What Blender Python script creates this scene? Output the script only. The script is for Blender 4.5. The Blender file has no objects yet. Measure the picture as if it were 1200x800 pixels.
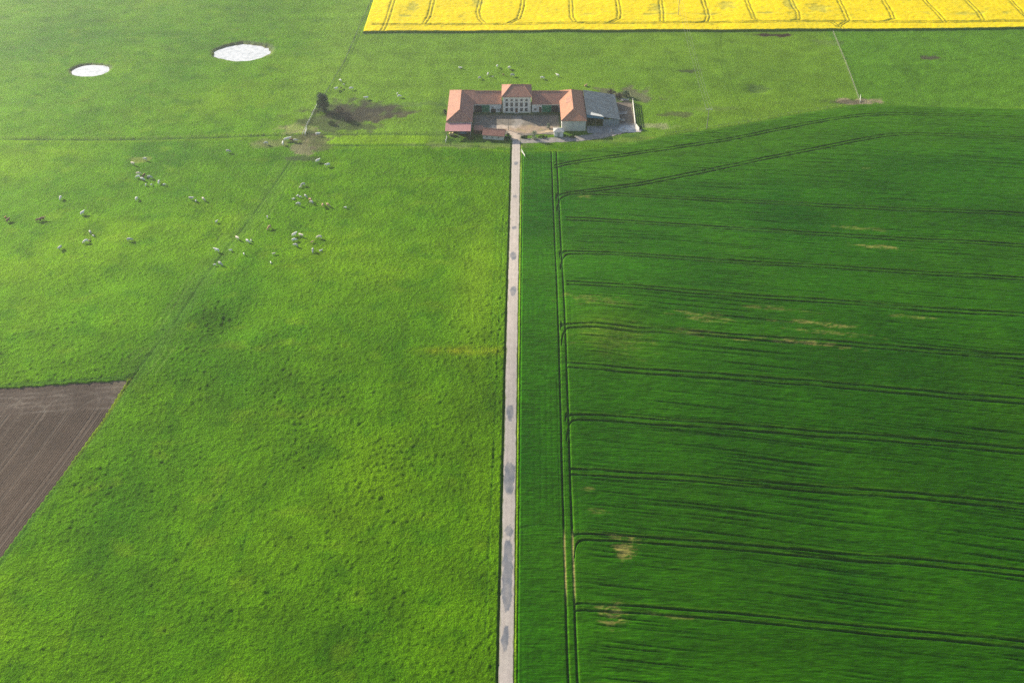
import bpy, bmesh, math, random
import numpy as np
R = math.radians
random.seed(7)
SC = bpy.context.scene
C = SC.collection
# ------------------------------------------------------------------ camera numbers
F = 1167.0; PITCH = math.atan(913/F); CH = 231.0
cp, sp = math.cos(PITCH), math.sin(PITCH)

# ------------------------------------------------------------------ noise
def perlin(x, y, s, seed=0):
    x = np.asarray(x, float)/s + seed*17.13; y = np.asarray(y, float)/s + seed*9.71
    xi = np.floor(x).astype(np.int64); yi = np.floor(y).astype(np.int64)
    fx = x-xi; fy = y-yi
    def g(ix, iy, dx, dy):
        h = (ix*374761393 + iy*668265263 + seed*1442695041) & 0xffffffff
        h = ((h ^ (h >> 13))*1274126177) & 0xffffffff
        h = (h ^ (h >> 16)) & 0xffff
        a = h*(2*math.pi/65536.0)
        return np.cos(a)*dx + np.sin(a)*dy
    u = fx*fx*fx*(fx*(fx*6-15)+10); v = fy*fy*fy*(fy*(fy*6-15)+10)
    a = g(xi, yi, fx, fy); b = g(xi+1, yi, fx-1, fy); c = g(xi, yi+1, fx, fy-1); d = g(xi+1, yi+1, fx-1, fy-1)
    return 1.41*((a+(b-a)*u) + ((c+(d-c)*u) - (a+(b-a)*u))*v)
def fbm(x, y, s, o=3, seed=0):
    t = 0; a = 1
    for k in range(o):
        t = t + a*perlin(x, y, s/2**k, seed+k*3); a *= .5
    return t
def sstep(a, b, x):
    t = np.clip((x-a)/(b-a), 0, 1); return t*t*(3-2*t)

# ------------------------------------------------------------------ terrain
BUMPS = []          # x, y, rx, ry, amplitude (gaussian)
PONDS = []
def macro(x, y):
    x = np.asarray(x, float); y = np.asarray(y, float)
    d = np.clip(345-y, 0, None)
    z = -.12*d*d/(d+60) + 4.5*np.exp(-((y-296)/48)**2)*sstep(340, 250, np.abs(x)*.8) - .055*np.clip(x-20, 0, 300)**2/(np.clip(x-30, 0, 300)+60)*sstep(440, 250, y)  # near and right slopes added to darken the foreground, crest to brighten mid-field
    away = sstep(440, 400, y) + sstep(525, 560, y) + sstep(60, 110, np.abs(x))
    z = z + np.clip(away, 0, 1)*sstep(6, 30, np.abs(x))*(.85*perlin(x, y, 62, 5) + .22*perlin(x, y, 24, 8))
    for bx, by, rx, ry, a in BUMPS:
        z = z + a*np.exp(-((x-bx)/rx)**2 - ((y-by)/ry)**2)
    for bx, by, rx, ry, dep in PONDS:
        r = np.sqrt(((x-bx)/rx)**2 + ((y-by)/ry)**2) + .10*perlin(x, y, 11, 3)+.05*perlin(x, y, 3, 4)
        z = z - dep*sstep(1.12, .80, r)
    return z
def G(px, py, dz=0.0):
    """the ground point on the survey picture's (px, py)"""
    a = (px-600)/F; b = (400-py)/F
    dx, dy, dw = a, cp+b*sp, -sp+b*cp
    z = dz
    for _ in range(5):
        t = (z-CH)/dw
        x, y = dx*t, dy*t
        z = float(macro(x, y)) + dz
    return x, y
def GL(pts): return np.array([G(*p) for p in pts])
p0 = G(270, 381); p1 = G(108, 335); p2 = G(887, 105); p3 = G(706, 392); p4 = G(740, 405); p5 = G(130, 425); p6 = G(70, 505)
BUMPS += [(p0[0], p0[1], 10, 9, -2.3), (p1[0], p1[1], 10, 9, -1.1), (p2[0], p2[1], 7, 6, -1.5),
          (p3[0], p3[1], 10, 15, .9), (p4[0], p4[1], 9, 11, -.7), (p5[0], p5[1], 26, 14, 1.0)]
q0 = G(284, 60); q1 = G(106, 82)
PONDS += [(q0[0], q0[1], 17.3, 13.8, 1.7), (q1[0], q1[1], 11.3, 8.6, .8)]
ZP0 = float(macro(q0[0]+40, q0[1])); ZP1 = float(macro(q1[0]+30, q1[1]))
ra = G(592.6, 800); rb = G(604.8, 175)
RK = (rb[0]-ra[0])/(rb[1]-ra[1])
def road_x(y): return ra[0] + RK*(np.asarray(y, float)-ra[1])

def dist_poly(X, Y, pts, maxd=6.0):
    out = np.full(X.shape, 1e3)
    for (ax, ay), (bx, by) in zip(pts[:-1], pts[1:]):
        m = (X > min(ax, bx)-maxd) & (X < max(ax, bx)+maxd) & (Y > min(ay, by)-maxd) & (Y < max(ay, by)+maxd)
        if not m.any(): continue
        x = X[m]; y = Y[m]; dx = bx-ax; dy = by-ay; L = dx*dx+dy*dy+1e-9
        t = np.clip(((x-ax)*dx+(y-ay)*dy)/L, 0, 1)
        out[m] = np.minimum(out[m], np.hypot(x-ax-t*dx, y-ay-t*dy))
    return out
def inside(X, Y, poly):
    """signed distance, positive inside"""
    r = np.zeros(X.shape, bool); n = len(poly)
    for i in range(n):
        x1, y1 = poly[i]; x2, y2 = poly[(i+1) % n]
        if y1 == y2: continue
        c = ((y1 > Y) != (y2 > Y)) & (X < (x2-x1)*(Y-y1)/(y2-y1)+x1)
        r ^= c
    d = dist_poly(X, Y, list(poly)+[poly[0]], 12)
    return np.where(r, np.minimum(d, 50), -np.minimum(d, 50))
def mixc(c, col, w):
    w = np.clip(w, 0, 1)[..., None]; return c*(1-w) + np.asarray(col, float)*w

# ------------------------------------------------------------------ tags and objects
def tag(o, label=None, cat=None, group=None, kind=None):
    if label: o['label'] = label
    if cat: o['category'] = cat
    if group: o['group'] = group
    if kind: o['kind'] = kind
    return o
def link(name, me, mat=None, parent=None, loc=None):
    o = bpy.data.objects.new(name, me); C.objects.link(o)
    if mat is not None and me is not None: me.materials.append(mat)
    if parent: o.parent = parent
    if loc is not None: o.location = loc
    return o
def empty(name, loc, rz=0):
    o = bpy.data.objects.new(name, None); C.objects.link(o); o.location = loc; o.rotation_euler = (0, 0, rz)
    o.empty_display_size = .5
    return o
def grid(name, X, Y, Z, col, mat, keep=None, kind='structure', smooth=True):
    h, w = X.shape
    idx = np.arange(h*w).reshape(h, w)
    q = np.stack([idx[:-1, :-1], idx[:-1, 1:], idx[1:, 1:], idx[1:, :-1]], -1).reshape(-1, 4)
    if keep is not None: q = q[keep.reshape(-1)]
    co = np.stack([X, Y, Z], -1).reshape(-1, 3); cc = col.reshape(-1, 3)
    if keep is not None:
        used = np.zeros(h*w, bool); used[q.reshape(-1)] = True
        mp = np.cumsum(used)-1; q = mp[q]; co = co[used]; cc = cc[used]
    me = bpy.data.meshes.new(name); n = len(q)
    me.vertices.add(len(co)); me.vertices.foreach_set('co', co.astype(np.float32).ravel())
    me.loops.add(n*4); me.loops.foreach_set('vertex_index', q.astype(np.int32).ravel())
    me.polygons.add(n); me.polygons.foreach_set('loop_start', np.arange(0, n*4, 4, dtype=np.int32))
    me.update(calc_edges=True)
    if smooth: me.polygons.foreach_set('use_smooth', np.ones(n, bool))
    a = me.attributes.new('Col', 'FLOAT_COLOR', 'POINT')
    a.data.foreach_set('color', np.concatenate([np.clip(cc, 0, 1), np.ones((len(cc), 1))], 1).astype(np.float32).ravel())
    o = link(name, me, mat); tag(o, kind=kind)
    return o

# ------------------------------------------------------------------ materials
def newmat(name):
    m = bpy.data.materials.new(name); m.use_nodes = True
    nt = m.node_tree; b = nt.nodes['Principled BSDF']
    return m, nt, b
def nnode(nt, t, **kw):
    n = nt.nodes.new(t)
    for k, v in kw.items(): setattr(n, k, v)
    return n
def ramp_val(nt, src, lo, hi, a=.3, b=.7):
    r = nt.nodes.new('ShaderNodeMapRange'); r.inputs['From Min'].default_value = a; r.inputs['From Max'].default_value = b
    r.inputs['To Min'].default_value = lo; r.inputs['To Max'].default_value = hi
    nt.links.new(src, r.inputs['Value']); return r.outputs['Result']
def noise_fac(nt, scale, detail=4, vec=None, rough=.6):
    n = nt.nodes.new('ShaderNodeTexNoise'); n.inputs['Scale'].default_value = scale; n.inputs['Detail'].default_value = detail
    n.inputs['Roughness'].default_value = rough
    if vec is None:
        tc = nt.nodes.new('ShaderNodeTexCoord'); vec = tc.outputs['Object']
    nt.links.new(vec, n.inputs['Vector']); return n.outputs['Fac']
def mapping(nt, scale=(1, 1, 1), rot=0):
    tc = nt.nodes.new('ShaderNodeTexCoord'); m = nt.nodes.new('ShaderNodeMapping')
    m.inputs['Scale'].default_value = scale; m.inputs['Rotation'].default_value = (0, 0, rot)
    nt.links.new(tc.outputs['Object'], m.inputs['Vector']); return m.outputs['Vector']
def mulcol(nt, a, fac):
    mx = nt.nodes.new('ShaderNodeMix'); mx.data_type = 'RGBA'; mx.blend_type = 'MULTIPLY'; mx.inputs['Factor'].default_value = 1
    if isinstance(a, tuple): mx.inputs['A'].default_value = (*a, 1)
    else: nt.links.new(a, mx.inputs['A'])
    nt.links.new(fac, mx.inputs['B']); return mx.outputs['Result']
def field_mat(name, s1, v1, s2, v2, bump, bscale, rough=.85, spec=.15, vec=None, gloss=0.0):
    """base colour from the surveyed 'Col' attribute, varied by two scales of noise, with a bump"""
    m, nt, b = newmat(name)
    at = nnode(nt, 'ShaderNodeAttribute', attribute_name='Col')
    mv = mapping(nt, *vec) if vec else None
    c = mulcol(nt, at.outputs['Color'], ramp_val(nt, noise_fac(nt, s1, 3, mv), 1-v1, 1+v1))
    c = mulcol(nt, c, ramp_val(nt, noise_fac(nt, s2, 3, mv), 1-v2, 1+v2))
    nt.links.new(c, b.inputs['Base Color'])
    b.inputs['Roughness'].default_value = rough; b.inputs['Specular IOR Level'].default_value = spec
    if bump:
        bp = nt.nodes.new('ShaderNodeBump'); bp.inputs['Distance'].default_value = bump
        nt.links.new(noise_fac(nt, bscale, 4, mv, .7), bp.inputs['Height']); nt.links.new(bp.outputs['Normal'], b.inputs['Normal'])
    if gloss:                                   # waxy blades: a broad tinted lobe towards the sun
        gl = nt.nodes.new('ShaderNodeBsdfGlossy'); gl.inputs['Roughness'].default_value = .62; 
        vm = nt.nodes.new('ShaderNodeVectorMath'); vm.operation = 'SCALE'; vm.inputs['Scale'].default_value = 3.4; nt.links.new(c, vm.inputs[0]); nt.links.new(vm.outputs[0], gl.inputs['Color'])
        if bump: nt.links.new(bp.outputs['Normal'], gl.inputs['Normal'])
        ms = nt.nodes.new('ShaderNodeMixShader'); ms.inputs[0].default_value = gloss
        nt.links.new(b.outputs[0], ms.inputs[1]); nt.links.new(gl.outputs[0], ms.inputs[2]); nt.links.new(ms.outputs[0], nt.nodes['Material Output'].inputs['Surface'])
    return m
def plain(name, col, var=.15, scale=1.5, rough=.8, spec=.3, metal=0, bump=0, vec=None, detail=5):
    m, nt, b = newmat(name)
    mv = mapping(nt, *vec) if vec else None
    f = noise_fac(nt, scale, detail, mv)
    nt.links.new(mulcol(nt, tuple(col), ramp_val(nt, f, 1-var, 1+var)), b.inputs['Base Color'])
    b.inputs['Roughness'].default_value = rough; b.inputs['Specular IOR Level'].default_value = spec; b.inputs['Metallic'].default_value = metal
    if bump:
        bp = nt.nodes.new('ShaderNodeBump'); bp.inputs['Distance'].default_value = bump
        nt.links.new(f, bp.inputs['Height']); nt.links.new(bp.outputs['Normal'], b.inputs['Normal'])
    return m
def tile_mat(name, c1, c2, rough=.85):
    """weathered clay tiles: patches of two tones, tile courses and single odd tiles"""
    m, nt, b = newmat(name)
    mx = nt.nodes.new('ShaderNodeMix'); mx.data_type = 'RGBA'
    mx.inputs['A'].default_value = (*c1, 1); mx.inputs['B'].default_value = (*c2, 1)
    nt.links.new(ramp_val(nt, noise_fac(nt, .35, 6, None, .75), 0, 1, .38, .64), mx.inputs['Factor'])
    c = mulcol(nt, mx.outputs['Result'], ramp_val(nt, noise_fac(nt, 2.6, 2), .72, 1.25, .3, .7))
    nt.links.new(c, b.inputs['Base Color'])
    w = nt.nodes.new('ShaderNodeTexWave'); w.bands_direction = 'Z'; w.inputs['Scale'].default_value = 1.6; w.inputs['Distortion'].default_value = .6
    tc = nt.nodes.new('ShaderNodeTexCoord'); nt.links.new(tc.outputs['Object'], w.inputs['Vector'])
    bp = nt.nodes.new('ShaderNodeBump'); bp.inputs['Distance'].default_value = .06; bp.inputs['Strength'].default_value = .6
    nt.links.new(w.outputs['Fac'], bp.inputs['Height']); nt.links.new(bp.outputs['Normal'], b.inputs['Normal'])
    b.inputs['Roughness'].default_value = rough; b.inputs['Specular IOR Level'].default_value = .25
    return m
M = {}
M['pasture'] = field_mat('pasture_grass', .09, .20, 1.6, .34, .60, 1.5, spec=.02, gloss=.10)
M['wheat'] = field_mat('wheat_crop', .05, .16, 1.3, .42, .26, 1.6, spec=.02, gloss=.07, vec=((.14, 1, 1), R(6.4)))
M['rape'] = field_mat('rapeseed_bloom', .08, .10, 1.0, .12, .12, 1.3, spec=.03)
M['soil'] = field_mat('ploughed_soil', .12, .14, 1.6, .22, .12, 1.6, spec=.1)
M['dirt'] = field_mat('yard_dirt', .4, .22, 2.2, .25, .06, 2.0, spec=.15)
M['road'] = field_mat('worn_road', .5, .08, 2.5, .12, .02, 3.0, spec=.2, rough=.8)
M['tile_old'] = tile_mat('weathered_clay_tile', (.46, .225, .15), (.33, .175, .13))
M['tile_new'] = tile_mat('orange_clay_tile', (.54, .25, .145), (.43, .205, .13))
M['tile_hut'] = tile_mat('pinkish_clay_tile', (.42, .20, .15), (.33, .155, .11))
M['ridge'] = plain('ridge_tile', (.42, .21, .14), .2, 2)
M['render'] = plain('cream_render', (.80, .76, .66), .14, .8)
M['render_grey'] = plain('grey_render', (.56, .53, .47), .22, .5)
M['render_white'] = plain('whitewash_render', (.66, .65, .60), .2, .5)
M['stone'] = plain('pale_dressed_stone', (.74, .68, .56), .12, 2)
M['shutter'] = plain('grey_shutter', (.33, .34, .33), .1, 3)
M['frame'] = plain('painted_window_frame', (.62, .60, .55), .08, 3)
M['green'] = plain('green_painted_door', (.012, .17, .085), .25, 1.2, rough=.6)
M['brown'] = plain('brown_plank_door', (.12, .07, .045), .25, 2)
M['dark'] = plain('dark_interior', (.018, .018, .02), .2, 1)
M['pink_sheet'] = plain('faded_pink_sheeting', (.56, .27, .25), .13, .5, rough=.6, bump=.03)
M['timber'] = plain('grey_timber', (.22, .19, .16), .25, 2)
M['timber_white'] = plain('whitewashed_rail', (.72, .70, .62), .14, 1.5)
M['timber_pole'] = plain('silvered_pole_wood', (.30, .27, .23), .2, 2)
M['concrete'] = plain('pale_concrete', (.48, .46, .42), .2, .7)
M['steel'] = plain('galvanised_steel', (.45, .47, .48), .12, 2, rough=.45, metal=.6)
M['wire'] = plain('weathered_wire', (.16, .17, .16), .05, 2, rough=.7)
M['board'] = plain('weathered_cladding_board', (.24, .27, .28), .3, .8, vec=((6, 1, .15), 0))
M['plastic_blue'] = plain('blue_painted_panel', (.10, .24, .33), .2, 1.5)
M['bale'] = plain('straw_bale', (.45, .36, .18), .25, 3)
M['bark'] = plain('bark', (.10, .08, .06), .3, 3)
def glass():
    m, nt, b = newmat('window_glass')
    b.inputs['Base Color'].default_value = (.03, .035, .04, 1); b.inputs['Roughness'].default_value = .12; b.inputs['Specular IOR Level'].default_value = .6
    return m
M['glass'] = glass()
def fibre():
    """corrugated fibre cement: blue-grey sheets with pale lichen streaks and newer sheets"""
    m, nt, b = newmat('corrugated_fibre_cement')
    mx = nt.nodes.new('ShaderNodeMix'); mx.data_type = 'RGBA'
    mx.inputs['A'].default_value = (.045, .075, .100, 1); mx.inputs['B'].default_value = (.20, .24, .26, 1)
    nt.links.new(ramp_val(nt, noise_fac(nt, .9, 6, mapping(nt, (.5, 1.6, 1)), .72), 0, 1, .52, .74), mx.inputs['Factor'])
    c = mulcol(nt, mx.outputs['Result'], ramp_val(nt, noise_fac(nt, .35, 3), .75, 1.25, .35, .65))
    nt.links.new(c, b.inputs['Base Color']); b.inputs['Roughness'].default_value = .75
    w = nt.nodes.new('ShaderNodeTexWave'); w.bands_direction = 'Y'; w.inputs['Scale'].default_value = 1.8
    tc = nt.nodes.new('ShaderNodeTexCoord'); nt.links.new(tc.outputs['Object'], w.inputs['Vector'])
    bp = nt.nodes.new('ShaderNodeBump'); bp.inputs['Distance'].default_value = .05; nt.links.new(w.outputs['Fac'], bp.inputs['Height'])
    nt.links.new(bp.outputs['Normal'], b.inputs['Normal'])
    return m
M['fibre'] = fibre()
def leafmat(name, col, col2):
    m, nt, b = newmat(name)
    mx = nt.nodes.new('ShaderNodeMix'); mx.data_type = 'RGBA'
    mx.inputs['A'].default_value = (*col, 1); mx.inputs['B'].default_value = (*col2, 1)
    nt.links.new(ramp_val(nt, noise_fac(nt, .9, 3), 0, 1, .35, .65), mx.inputs['Factor'])
    nt.links.new(mx.outputs['Result'], b.inputs['Base Color'])
    b.inputs['Roughness'].default_value = .7; b.inputs['Specular IOR Level'].default_value = .2
    return m
M['leaf_dark'] = leafmat('dark_evergreen_leaf', (.025, .075, .030), (.05, .11, .04))
M['leaf_mid'] = leafmat('green_leaf', (.05, .10, .02), (.09, .15, .03))
M['leaf_blossom'] = leafmat('pale_blossom', (.42, .42, .33), (.20, .27, .12))
M['twig'] = leafmat('bare_brown_twig', (.13, .09, .065), (.09, .09, .06))
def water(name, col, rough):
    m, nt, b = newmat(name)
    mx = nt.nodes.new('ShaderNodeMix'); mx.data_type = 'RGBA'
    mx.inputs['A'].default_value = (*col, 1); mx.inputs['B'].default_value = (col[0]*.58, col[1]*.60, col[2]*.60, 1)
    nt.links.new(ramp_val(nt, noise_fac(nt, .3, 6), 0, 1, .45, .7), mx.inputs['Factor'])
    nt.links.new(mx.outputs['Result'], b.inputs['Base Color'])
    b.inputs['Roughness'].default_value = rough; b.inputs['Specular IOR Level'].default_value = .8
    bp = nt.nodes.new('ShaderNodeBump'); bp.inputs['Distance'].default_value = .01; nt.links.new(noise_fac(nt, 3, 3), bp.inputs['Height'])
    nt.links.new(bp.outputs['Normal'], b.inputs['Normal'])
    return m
M['water'] = water('pale_glare_water', (.74, .73, .70), .12)  # the sky's white glare is put into the pale base colour

# ------------------------------------------------------------------ pasture base sheet
def spaced(a, b, s0, s1):
    out = [a]; x = a
    while x < b:
        t = (x-a)/(b-a); x += s0+(s1-s0)*t; out.append(x)
    out[-1] = b
    return out
def join(*ls):
    o = list(ls[0])
    for l in ls[1:]: o += list(l)[1:]
    return np.array(o)
GRASS = (.058, .145, .0003); GRASS_Y = (.115, .200, .0004); GRASS_D = (.022, .090, .0006); GRASS_PALE = (.125, .210, .020)
MUD = (.062, .050, .036); MUD_D = (.034, .034, .026)
us = join(spaced(-2600, -420, 90, 25), spaced(-420, -150, 1.3, .6), spaced(-150, -6, .55, .5), spaced(-6, 6, .22, .22), spaced(6, 60, .9, .9),
          spaced(60, 380, .9, .9), spaced(380, 2600, 20, 90))
vs = join(spaced(-600, 100, 60, 4), spaced(100, 300, .48, .55), spaced(300, 645, .55, .95), spaced(645, 700, 1.2, 2), spaced(700, 3000, 8, 90))
U, V = np.meshgrid(us, vs)
X = U + road_x(V); Y = V.copy()
near = sstep(420, 360, np.abs(U))*sstep(60, 120, V)*sstep(760, 690, V)
base = macro(X, Y)
D_line = GL([(445, -30), (436, 0), (403, 75), (374, 123), (357, 158), (350, 176), (318, 222), (253, 308), (196, 392), (157, 441), (70, 553), (0, 652), (-60, 735)])
H_left = GL([(-80, 164), (0, 163.5), (90, 164), (180, 163.3), (250, 161.5), (350, 158.5)])
H_rightA = GL([(360, 157.5), (430, 157.5), (523, 158)])
H_rightB = GL([(372, 170.5), (440, 171), (520, 170.5), (560, 172), (598, 176)])
# grass sward relief
patch = fbm(X, Y, 45, 2, 11)
tuss = .5*perlin(X+.35*Y, Y, 2.1, 21) + .95*perlin(X, Y, 1.3, 22) + .2*perlin(X, Y, 5, 26)
sward = .22 + np.clip(.31+.08*patch, .2, .42)*np.clip(tuss, -.12, 1.1)
sward *= 1-.45*sstep(330, 560, Y)
# colour
c = np.empty(X.shape+(3,)); c[:] = GRASS
lf = fbm(X, Y, 80, 3, 31)
c = mixc(c, GRASS_Y, .42*sstep(-.1, .9, lf)*(1-.3*sstep(200, 150, Y)))
c = mixc(c, GRASS_D, .65*sstep(.0, .9, -lf))
c = mixc(c, GRASS_D, .45*sstep(.1, .8, fbm(X, Y, 11, 3, 33)))
c = mixc(c, (.115, .185, .006), .3*sstep(.35, .9, fbm(X, Y*1.6, 17, 3, 34)))
c = mixc(c, (.022, .085, .001), .4*sstep(.62, .85, perlin(X, Y, 2.6, 35))*sstep(-.3, .5, patch))
behind = sstep(505, 525, Y)*sstep(-100, -60, X-(-110))
c = mixc(c, GRASS_PALE, .55*sstep(-140, -100, X)*sstep(455, 470, Y))
fld = GL([(985, 60), (1007, 118)])
xr = np.interp(Y, [fld[1][1], fld[0][1]], [fld[1][0], fld[0][0]])
rightp = sstep(-1, 1, X-xr)*sstep(495, 500, Y)
c = mixc(c, (.062, .165, .008), .7*rightp)
sward = sward + rightp*.22*np.clip(perlin(X-.4*Y, Y, 4.5, 41), 0, 1)
# soft yellow streak near the road
k = G(552, 411); c = mixc(c, (.26, .235, .008), .55*np.exp(-((X-k[0])/16)**2-((Y-k[1])/2.2)**2)*(.6+.6*perlin(X, Y, 4, 44)))
k = G(560, 330); c = mixc(c, (.16, .24, .008), .35*np.exp(-((X-k[0])/10)**2-((Y-k[1])/55)**2))
# diagonal wheel tracks and boundary
dl = dist_poly(X, Y, D_line, 14)
below = sstep(455, 448, Y)
wide = np.exp(-((dl-0)/3.6)**2)*below
c = mixc(c, (.070, .145, .020), .35*wide)
sward *= 1-.35*wide
for off, dep in ((0., .24), (1.9, .15)):
    pl = D_line+np.array([off, .25*off]); d = dist_poly(X, Y, pl, 4)
    g = np.exp(-(d/.52)**2)*np.clip(.6+.6*perlin(X, Y, 9, 45), 0, 1)*(1 if off == 0 else .6); sward -= dep*g; c = mixc(c, (.012, .055, .003), .75*g)
for o2 in (-6.5, -4.2, 4.4, 7.0):
    d = dist_poly(X, Y, D_line[5:10]+np.array([o2, 0]), 3); g = np.exp(-(d/.4)**2)*.6*sstep(-.3, .3, perlin(X, Y, 14, 47))
    sward -= .12*g; c = mixc(c, (.15, .2, .06), .35*g)
# ditches / field lines
for pl, w, a in ((H_left, .8, .5), (H_rightA, .7, .35), (H_rightB, .65, .35)):
    d = dist_poly(X, Y, pl, 5); g = np.exp(-(d/w)**2)*np.clip(.55+.8*perlin(X, Y, 12, 48), .1, 1)
    sward -= a*g; c = mixc(c, (.02, .05, .018), .8*g)
    g2 = np.exp(-((d-2.2)/1.3)**2); c = mixc(c, GRASS_Y, .35*g2)
band = sstep(1, 3, Y-np.interp(X, H_rightB[:, 0], H_rightB[:, 1]))*sstep(1, 3, np.interp(X, H_rightA[:, 0], H_rightA[:, 1])-Y)*sstep(-99, -96, X)*sstep(-30, -36, X)
c = mixc(c, (.145, .25, .006), .6*band)
# thin single tracks in the near pasture
for pl in ([(383, 305), (352, 392), (330, 440), (291, 512), (268, 570), (240, 625)], [(165, 575), (143, 625), (120, 665), (95, 705), (78, 770), (68, 800)],
           [(350, 500), (325, 540), (300, 590), (285, 640), (276, 680)], [(245, 600), (215, 650), (203, 672)], [(590, 250), (586, 360), (581, 480), (574, 620), (566, 800)],
           [(583, 240), (578, 360), (572, 480)]):
    d = dist_poly(X, Y, GL(pl), 3); g = np.exp(-(d/.34)**2)*np.clip(.55+.7*perlin(X, Y, 9, 50), 0, 1); sward -= .13*g; c = mixc(c, (.02, .085, .005), .55*g)
# mud
def blob(px, py, rx, ry, seed, soft=.35):
    x, y = G(px, py); r = np.sqrt(((X-x)/rx)**2+((Y-y)/ry)**2); out = np.zeros(X.shape); m = r < 2.4
    out[m] = sstep(1+soft, 1-soft, r[m] + .75*fbm(X[m], Y[m], 7, 4, seed))
    return out
for px, py, rx, ry, w, col, sd in ((432, 133, 18, 9.5, .9, MUD, 51), (452, 130, 10, 6, .5, MUD_D, 52), (395, 143, 20, 13, .7, MUD_D, 53), (408, 128, 19, 10, .75, MUD_D, 153), (366, 162, 8, 7, .75, MUD, 54),
                              (357, 174, 6, 8, .7, (.16, .13, .09), 55), (352, 186, 8, 3, .6, MUD_D, 56), (377, 172, 6, 3.5, .6, MUD, 57), (330, 168, 13, 4, .55, (.13, .13, .06), 58),
                              (346, 152, 9, 5, .45, (.22, .2, .1), 59), (310, 170, 9, 4, .4, (.11, .12, .05), 60), (1003, 119, 11, 3.5, .85, (.28, .22, .14), 61), (990, 120, 9, 2.5, .6, MUD_D, 62),
                              (907, 41.5, 13, 2.2, .98, (.045, .028, .022), 63), (887, 105, 7, 4, .5, (.05, .075, .03), 64), (1088, 68, 7, 2.5, .85, MUD, 65), (808, 83.5, 5, 2.3, .7, MUD_D, 66),
                              (795, 134, 8, 3.5, .6, MUD, 67), (835, 128, 13, 2.5, .35, (.1, .13, .04), 68), (762, 148, 10, 3.0, .5, (.3, .27, .17), 69), (725, 112, 17, 9, .75, (.10, .085, .065), 70),
                              (560, 170, 26, 3.5, .35, (.16, .15, .08), 71), (490, 122, 22, 3.0, .35, (.06, .09, .035), 72), (720, 163, 26, 3, .4, (.23, .25, .05), 73), (165, 188, 5, 3, .4, (.2, .2, .06), 74),
                              (970, 50, 8, 5, .25, (.1, .1, .06), 75)):
    g = blob(px, py, rx, ry, sd); c = mixc(c, col, w*g); sward *= 1-.8*w*g
# fence-line grass along the eastern pasture fence
d = dist_poly(X, Y, GL([(976, 38), (985, 60), (1007, 118)]), 5); c = mixc(c, (.2, .27, .09), .3*np.exp(-(d/.6)**2))
# ponds: bare banks
for (bx, by, rx, ry, dep) in PONDS:
    r = np.sqrt(((X-bx)/rx)**2+((Y-by)/ry)**2)+.10*perlin(X, Y, 11, 3)+.05*perlin(X, Y, 3, 4)
    c = mixc(c, (.13, .16, .05), .6*sstep(1.14, 1.0, r)); sward *= 1-sstep(1.15, .98, r); sward += dep*.24*np.exp(-((r-.93)/.09)**2)*perlin(X, Y, 1.9, 49)*(r < 1.2); c = mixc(c, (.09, .08, .05), .8*sstep(1.0, .93, r))
    c = mixc(c, (.05, .075, .04), .8*np.exp(-((r-1.03)/.07)**2)*sstep(-.2, .5, (Y-by)/ry))  # shade of the far bank put into the ground colour
# farm: closely grazed and trodden, level
farm = sstep(-44, -38, X)*sstep(72, 66, X)*sstep(454, 460, Y)*sstep(514, 509, Y)
sward = sward*(1-farm) + farm*(.05*perlin(X, Y, 2, 24)-.04)
c = mixc(c, (.070, .135, .016), .55*farm)
c = mixc(c, (.035, .085, .014), farm*.6*sstep(0, .6, fbm(X, Y, 6, 3, 76)))
# road corridor
du = np.abs(U); cor = sstep(3.0, 2.1, du)*(Y < 468)
verge_shadeL = np.exp(-((U+2.55)/.35)**2)*(Y < 458); ditchR = np.exp(-((U-2.7)/.3)**2)*(Y < 458)
sward = sward*(1-cor)-.22*cor
c = mixc(c, (.02, .055, .012), .8*verge_shadeL); c = mixc(c, (.17, .24, .02), .75*np.exp(-((U-2.5)/.3)**2)*(Y < 458)*(.5+perlin(X, Y, 12, 77)))  # left verge shadow and sunlit yellowish right verge put into the colour
# wheat strip and ploughed field and rape: keep the base below
WT = GL([(612, 178), (660, 178), (720, 172), (780, 159.5), (838, 151), (885, 143), (945, 132), (1004, 122.5), (1100, 125.5), (1200, 128), (1400, 133)])
wtop = np.interp(X, WT[:, 0], WT[:, 1])
inw = sstep(2.8, 3.7, U)*sstep(.2, 1.4, wtop-Y)*(Y > 60)
sward = sward*(1-inw)-.35*inw
PC = np.array([G(152, 444.5), G(0, 656), G(0, 454)])
e1 = (PC[1]-PC[0])/np.linalg.norm(PC[1]-PC[0]); e2 = (PC[2]-PC[0])/np.linalg.norm(PC[2]-PC[0])
PP = [tuple(PC[0]), tuple(PC[0]+e1*330), tuple(PC[0]+e1*330+e2*300), tuple(PC[0]+e2*300)]
ip = inside(X, Y, PP)
sward = np.where(ip > .6, -.45, sward); edge = np.exp(-((ip+.7)/.8)**2)
sward = sward - .12*edge*(ip < 0); c = mixc(c, (.025, .075, .010), .6*edge)
d = dist_poly(X, Y, [tuple(PC[0]+e1*a) for a in (0, 110)], 4); c = mixc(c, (.17, .20, .006), .5*np.exp(-((d-.2)/.6)**2)*sstep(60, 5, np.hypot(X-PC[0][0], Y-PC[0][1])))
RS = GL([(425, 39.5), (560, 38.6), (700, 37.8), (820, 37.2), (940, 36.4), (1200, 34.2), (1400, 32.5)])
rsy = np.interp(X, RS[:, 0], RS[:, 1]); RX = float(RS[0, 0])
inr = sstep(1.0, 2.0, X-RX)*sstep(1.0, 2.0, Y-rsy)
sward = sward*(1-inr)-.4*inr
c = mixc(c, (.03, .08, .02), .6*np.exp(-((Y-rsy+1.2)/1.0)**2)*sstep(-1, 1, X-RX))  # shadow of the standing rape put into the grass colour along its edge
Z = base + sward*np.clip(near+.15, 0, 1)
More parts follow.
